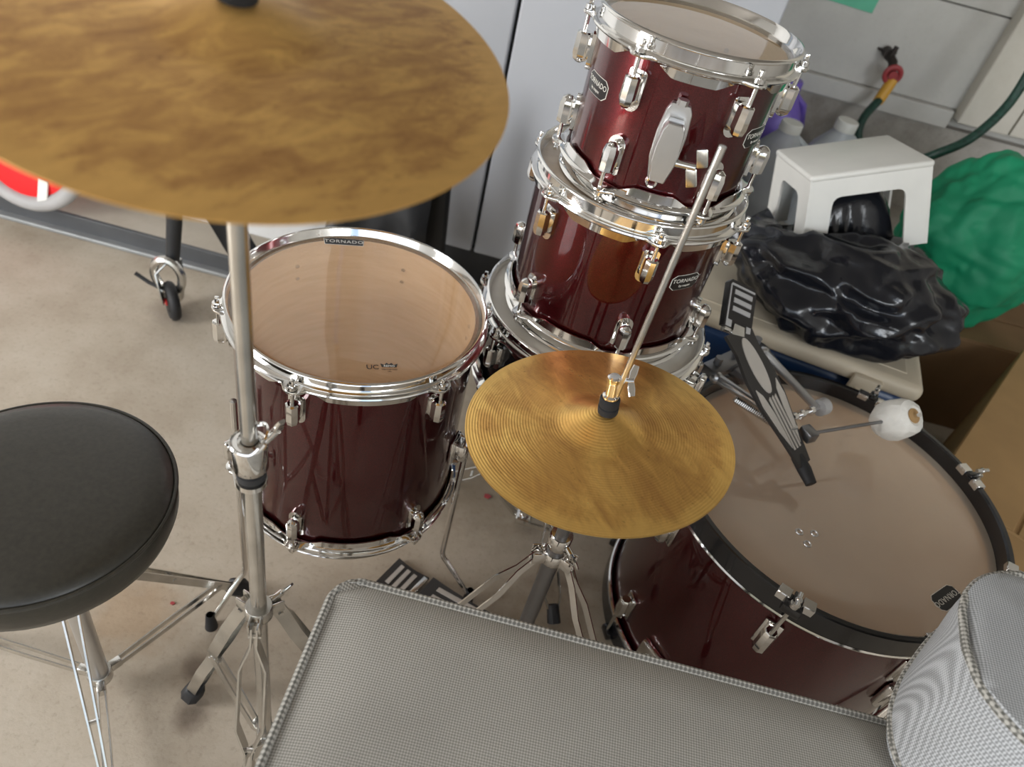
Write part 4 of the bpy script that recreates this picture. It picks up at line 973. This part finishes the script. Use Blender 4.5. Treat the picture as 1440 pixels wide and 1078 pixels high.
for i in range(n):
    for j in range(n): bm.faces.new([bm.verts[a] for a in (i*(n+1)+j, (i+1)*(n+1)+j, (i+1)*(n+1)+j+1, i*(n+1)+j+1)])
obj('seat_fabric', bm, 'darkfabric', sg)
wc = SP(-0.880, 1.392, 0.052)
bm = nb(); sweep(bm, [wc+V((0.0, 0.030*0+0.038*math.cos(a), 0.038*math.sin(a))) for a in [2*PI*i/28 for i in range(28)]], circ(0.0135, 10), closed=True)
for v in bm.verts: v.co = wc+Matrix.Rotation(rad(40), 3, 'Z') @ (v.co-wc)
wh = obj('wheel', bm, 'rubber', sg)
bm = nb(); d = Matrix.Rotation(rad(40), 3, 'Z') @ V((1, 0, 0)); cyl(bm, wc-d*0.013, wc+d*0.013, 0.027, 18); obj('rim', bm, 'kick', wh)
bm = nb(); cyl(bm, wc-d*0.016, wc+d*0.016, 0.009, 12); obj('hub', bm, 'brightred', wh, label='small red hub')
bm = nb(); k0 = SP(-0.885, 1.425, 0.15)
for s in (-1, 1): sweep(bm, [k0+d*0.012*s, k0+d*0.028*s+V((-0.01, -0.01, -0.03)), wc+d*0.022*s+V((0, 0, 0.02)), wc+d*0.020*s], rect(0.006, 0.026, 0.002), up=(0, 1, 0))
sweep(bm, [k0+V((-0.004-0.036*math.cos(a), -0.022, -0.030+0.046*math.sin(a))) for a in [2*PI*i/20 for i in range(20)]], circ(0.0105, 8), closed=True)
obj('fork', bm, 'steel', sg)
bm = nb(); tube(bm, [wc+V((-0.02, 0, 0.03)), wc+V((-0.055, 0.0, 0.040)), wc+V((-0.085, -0.005, 0.062))], 0.005, 8); obj('brake_lever', bm, 'rubber', sg)
# red disc
rd_ = thing('toy_wheel', 'bright red disc with a white stripe and grey rim at the far wall', 'wheel', (-1.375, 1.615, 0.232), (rad(-12), 0, 0))
bm = nb(); sweep(bm, [V((0.145*math.cos(a), 0, 0.145*math.sin(a))) for a in [2*PI*i/48 for i in range(48)]], circ(0.021, 10), closed=True); obj('rim', bm, 'greyrim', rd_)
bm = nb(); lathe(bm, [(0.0001, 0.016), (0.10, 0.013), (0.138, 0.004), (0.138, -0.01), (0.0001, -0.01)], 48); xform(bm, Matrix.Rotation(PI/2, 4, 'X')); fc = obj('face', bm, 'brightred', rd_)
bm = nb(); box(bm, (0.052, -0.0145, -0.10), (0.026, 0.006, 0.07), rot=Matrix.Rotation(rad(8), 3, 'Y'), bev=0.001); obj('stripe', bm, 'white_plastic', fc)
# scraps on the floor
for x, y, q_, lab in ((0.012, 1.088, 1.2, 'tiny red paper scrap on the floor under the stacked drums'), (-0.492, 0.655, 0.6, 'tiny reddish crumb on the floor between throne and floor tom')):
    bm = nb(); prism(bm, [(-0.006*q_, -0.003*q_), (0.003*q_, -0.005*q_), (0.008*q_, 0.001*q_), (0.002*q_, 0.005*q_), (-0.005*q_, 0.004*q_)], 0.0005, 0.003); s_ = obj('paper_scrap', bm, 'redpaint', None, (x, y, 0), smooth=0); tag(s_, lab, 'scrap')

# ------------------------------------------------------------------ setting
XL, XR, YN, YF, ZC = -2.4, 2.4, -2.7, 2.55, 2.6
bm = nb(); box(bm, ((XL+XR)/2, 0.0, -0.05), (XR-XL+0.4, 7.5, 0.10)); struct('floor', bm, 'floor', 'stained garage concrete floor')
# stains and tinted patches on the concrete are mixed into its material
bm = nb(); box(bm, ((XL+XR)/2, 0.1, ZC+0.05), (XR-XL+0.4, 5.6, 0.1)); struct('ceiling', bm, 'ceil', 'garage ceiling')
bm = nb(); box(bm, (XL-0.06, 0.1, ZC/2), (0.12, 5.6, ZC)); struct('wall_left', bm, 'whitewall', 'side wall of the garage')
bm = nb(); box(bm, (XR+0.06, 0.1, ZC/2), (0.12, 5.6, ZC)); struct('wall_right', bm, 'wall', 'side wall of the garage')
bm = nb(); box(bm, ((XL-0.61)/2, 1.80, ZC/2), (-0.61-XL, 0.09, ZC)); struct('wall_back_left', bm, 'whitewall', 'white wall beyond the threshold')
# back wall: boards above a concrete footing
bm = nb()
zz = 0.655
for h in (0.275, 0.30, 0.30, 0.30, 0.30, 0.30, 0.18):
    box(bm, ((FX0+XR)/2, YF+0.03, zz+h/2), (XR-FX0, 0.06, h-0.004), bev=0.002, seg=1); zz += h
box(bm, ((FX0+XR)/2, YF+0.055, 1.6), (XR-FX0, 0.05, 2.0)); struct('wall_back', bm, 'wall', 'painted board wall with horizontal seams')
bm = nb(); box(bm, ((FX0+XR)/2, YF+0.02, 0.30), (XR-FX0, 0.06, 0.60)); struct('trim_1', bm, 'footing', 'stained concrete footing')
bm = nb(); box(bm, ((FX0+1.12)/2, YF+0.005, 0.628), (1.12-FX0, 0.06, 0.055), bev=0.004); struct('trim_2', bm, 'wall', 'sill board at the foot of the wall')
bm = nb(); box(bm, (1.21, YF-0.025, 1.62), (0.16, 0.06, 1.97), bev=0.004); box(bm, (1.70, YF-0.02, 1.62), (0.80, 0.05, 1.97), bev=0.004); struct('trim_3', bm, 'trim', 'cream corner post and panel')
bm = nb(); box(bm, (0.9, 2.33, LEDGE/2), (1.0, 0.42, LEDGE), bev=0.01); struct('trim_4', bm, 'footing', 'low concrete ledge')
bm = nb(); box(bm, ((XL-0.66)/2, 1.69, 0.029), (-0.66-XL, 0.13, 0.058), bev=0.003); struct('trim_5', bm, 'step', 'beige step')
bm = nb(); box(bm, ((XL-0.66)/2, 1.6225, 0.034), (-0.66-XL, 0.012, 0.048), bev=0.002); struct('trim_6', bm, 'seal', 'dark threshold strip')
bm = nb(); box(bm, ((XL-0.66)/2, 1.612, 0.006), (-0.66-XL, 0.032, 0.012), bev=0.003); struct('trim_7', bm, 'sealtrim', 'grey metal threshold')

# ------------------------------------------------------------------ light
w = bpy.data.worlds.new('world'); S.world = w; w.use_nodes = True
wn = w.node_tree; bg_ = wn.nodes['Background']
sky = wn.nodes.new('ShaderNodeTexSky'); sky.sky_type = 'NISHITA'; sky.sun_disc = False; sky.sun_elevation = rad(50); sky.sun_rotation = rad(120)
wn.links.new(sky.outputs[0], bg_.inputs['Color']); bg_.inputs['Strength'].default_value = 0.16
def area(name, loc, target, sx, sy, power, col=(1, 1, 1)):
    l = bpy.data.lights.new(name, 'AREA'); l.shape = 'RECTANGLE'; l.size = sx; l.size_y = sy; l.energy = power; l.color = col
    o = bpy.data.objects.new(name, l); C.objects.link(o); o.location = loc
    o.rotation_euler = (V(target)-V(loc)).to_track_quat('-Z', 'Y').to_euler(); return o
area('garage_opening_light', (-0.6, -2.55, 1.5), (0.0, 1.0, 0.6), 3.6, 2.0, 30, (1.0, 0.97, 0.92))
area('right_rear_lamp', (2.2, -1.9, 2.0), (0.5, 0.8, 0.4), 1.4, 1.0, 46, (0.93, 0.97, 1.0))  # area lamp added to brighten bass head and cushion; no window in the wall
area('left_side_lamp', (-2.36, -0.05, 1.02), (0.2, 0.95, 0.9), 1.0, 1.98, 84, (0.99, 0.99, 1.0))  # area lamp added for the tom highlight; the left wall has no door
S.view_settings.view_transform = 'Standard'; S.view_settings.look = 'None'
S.view_settings.exposure = 0.20
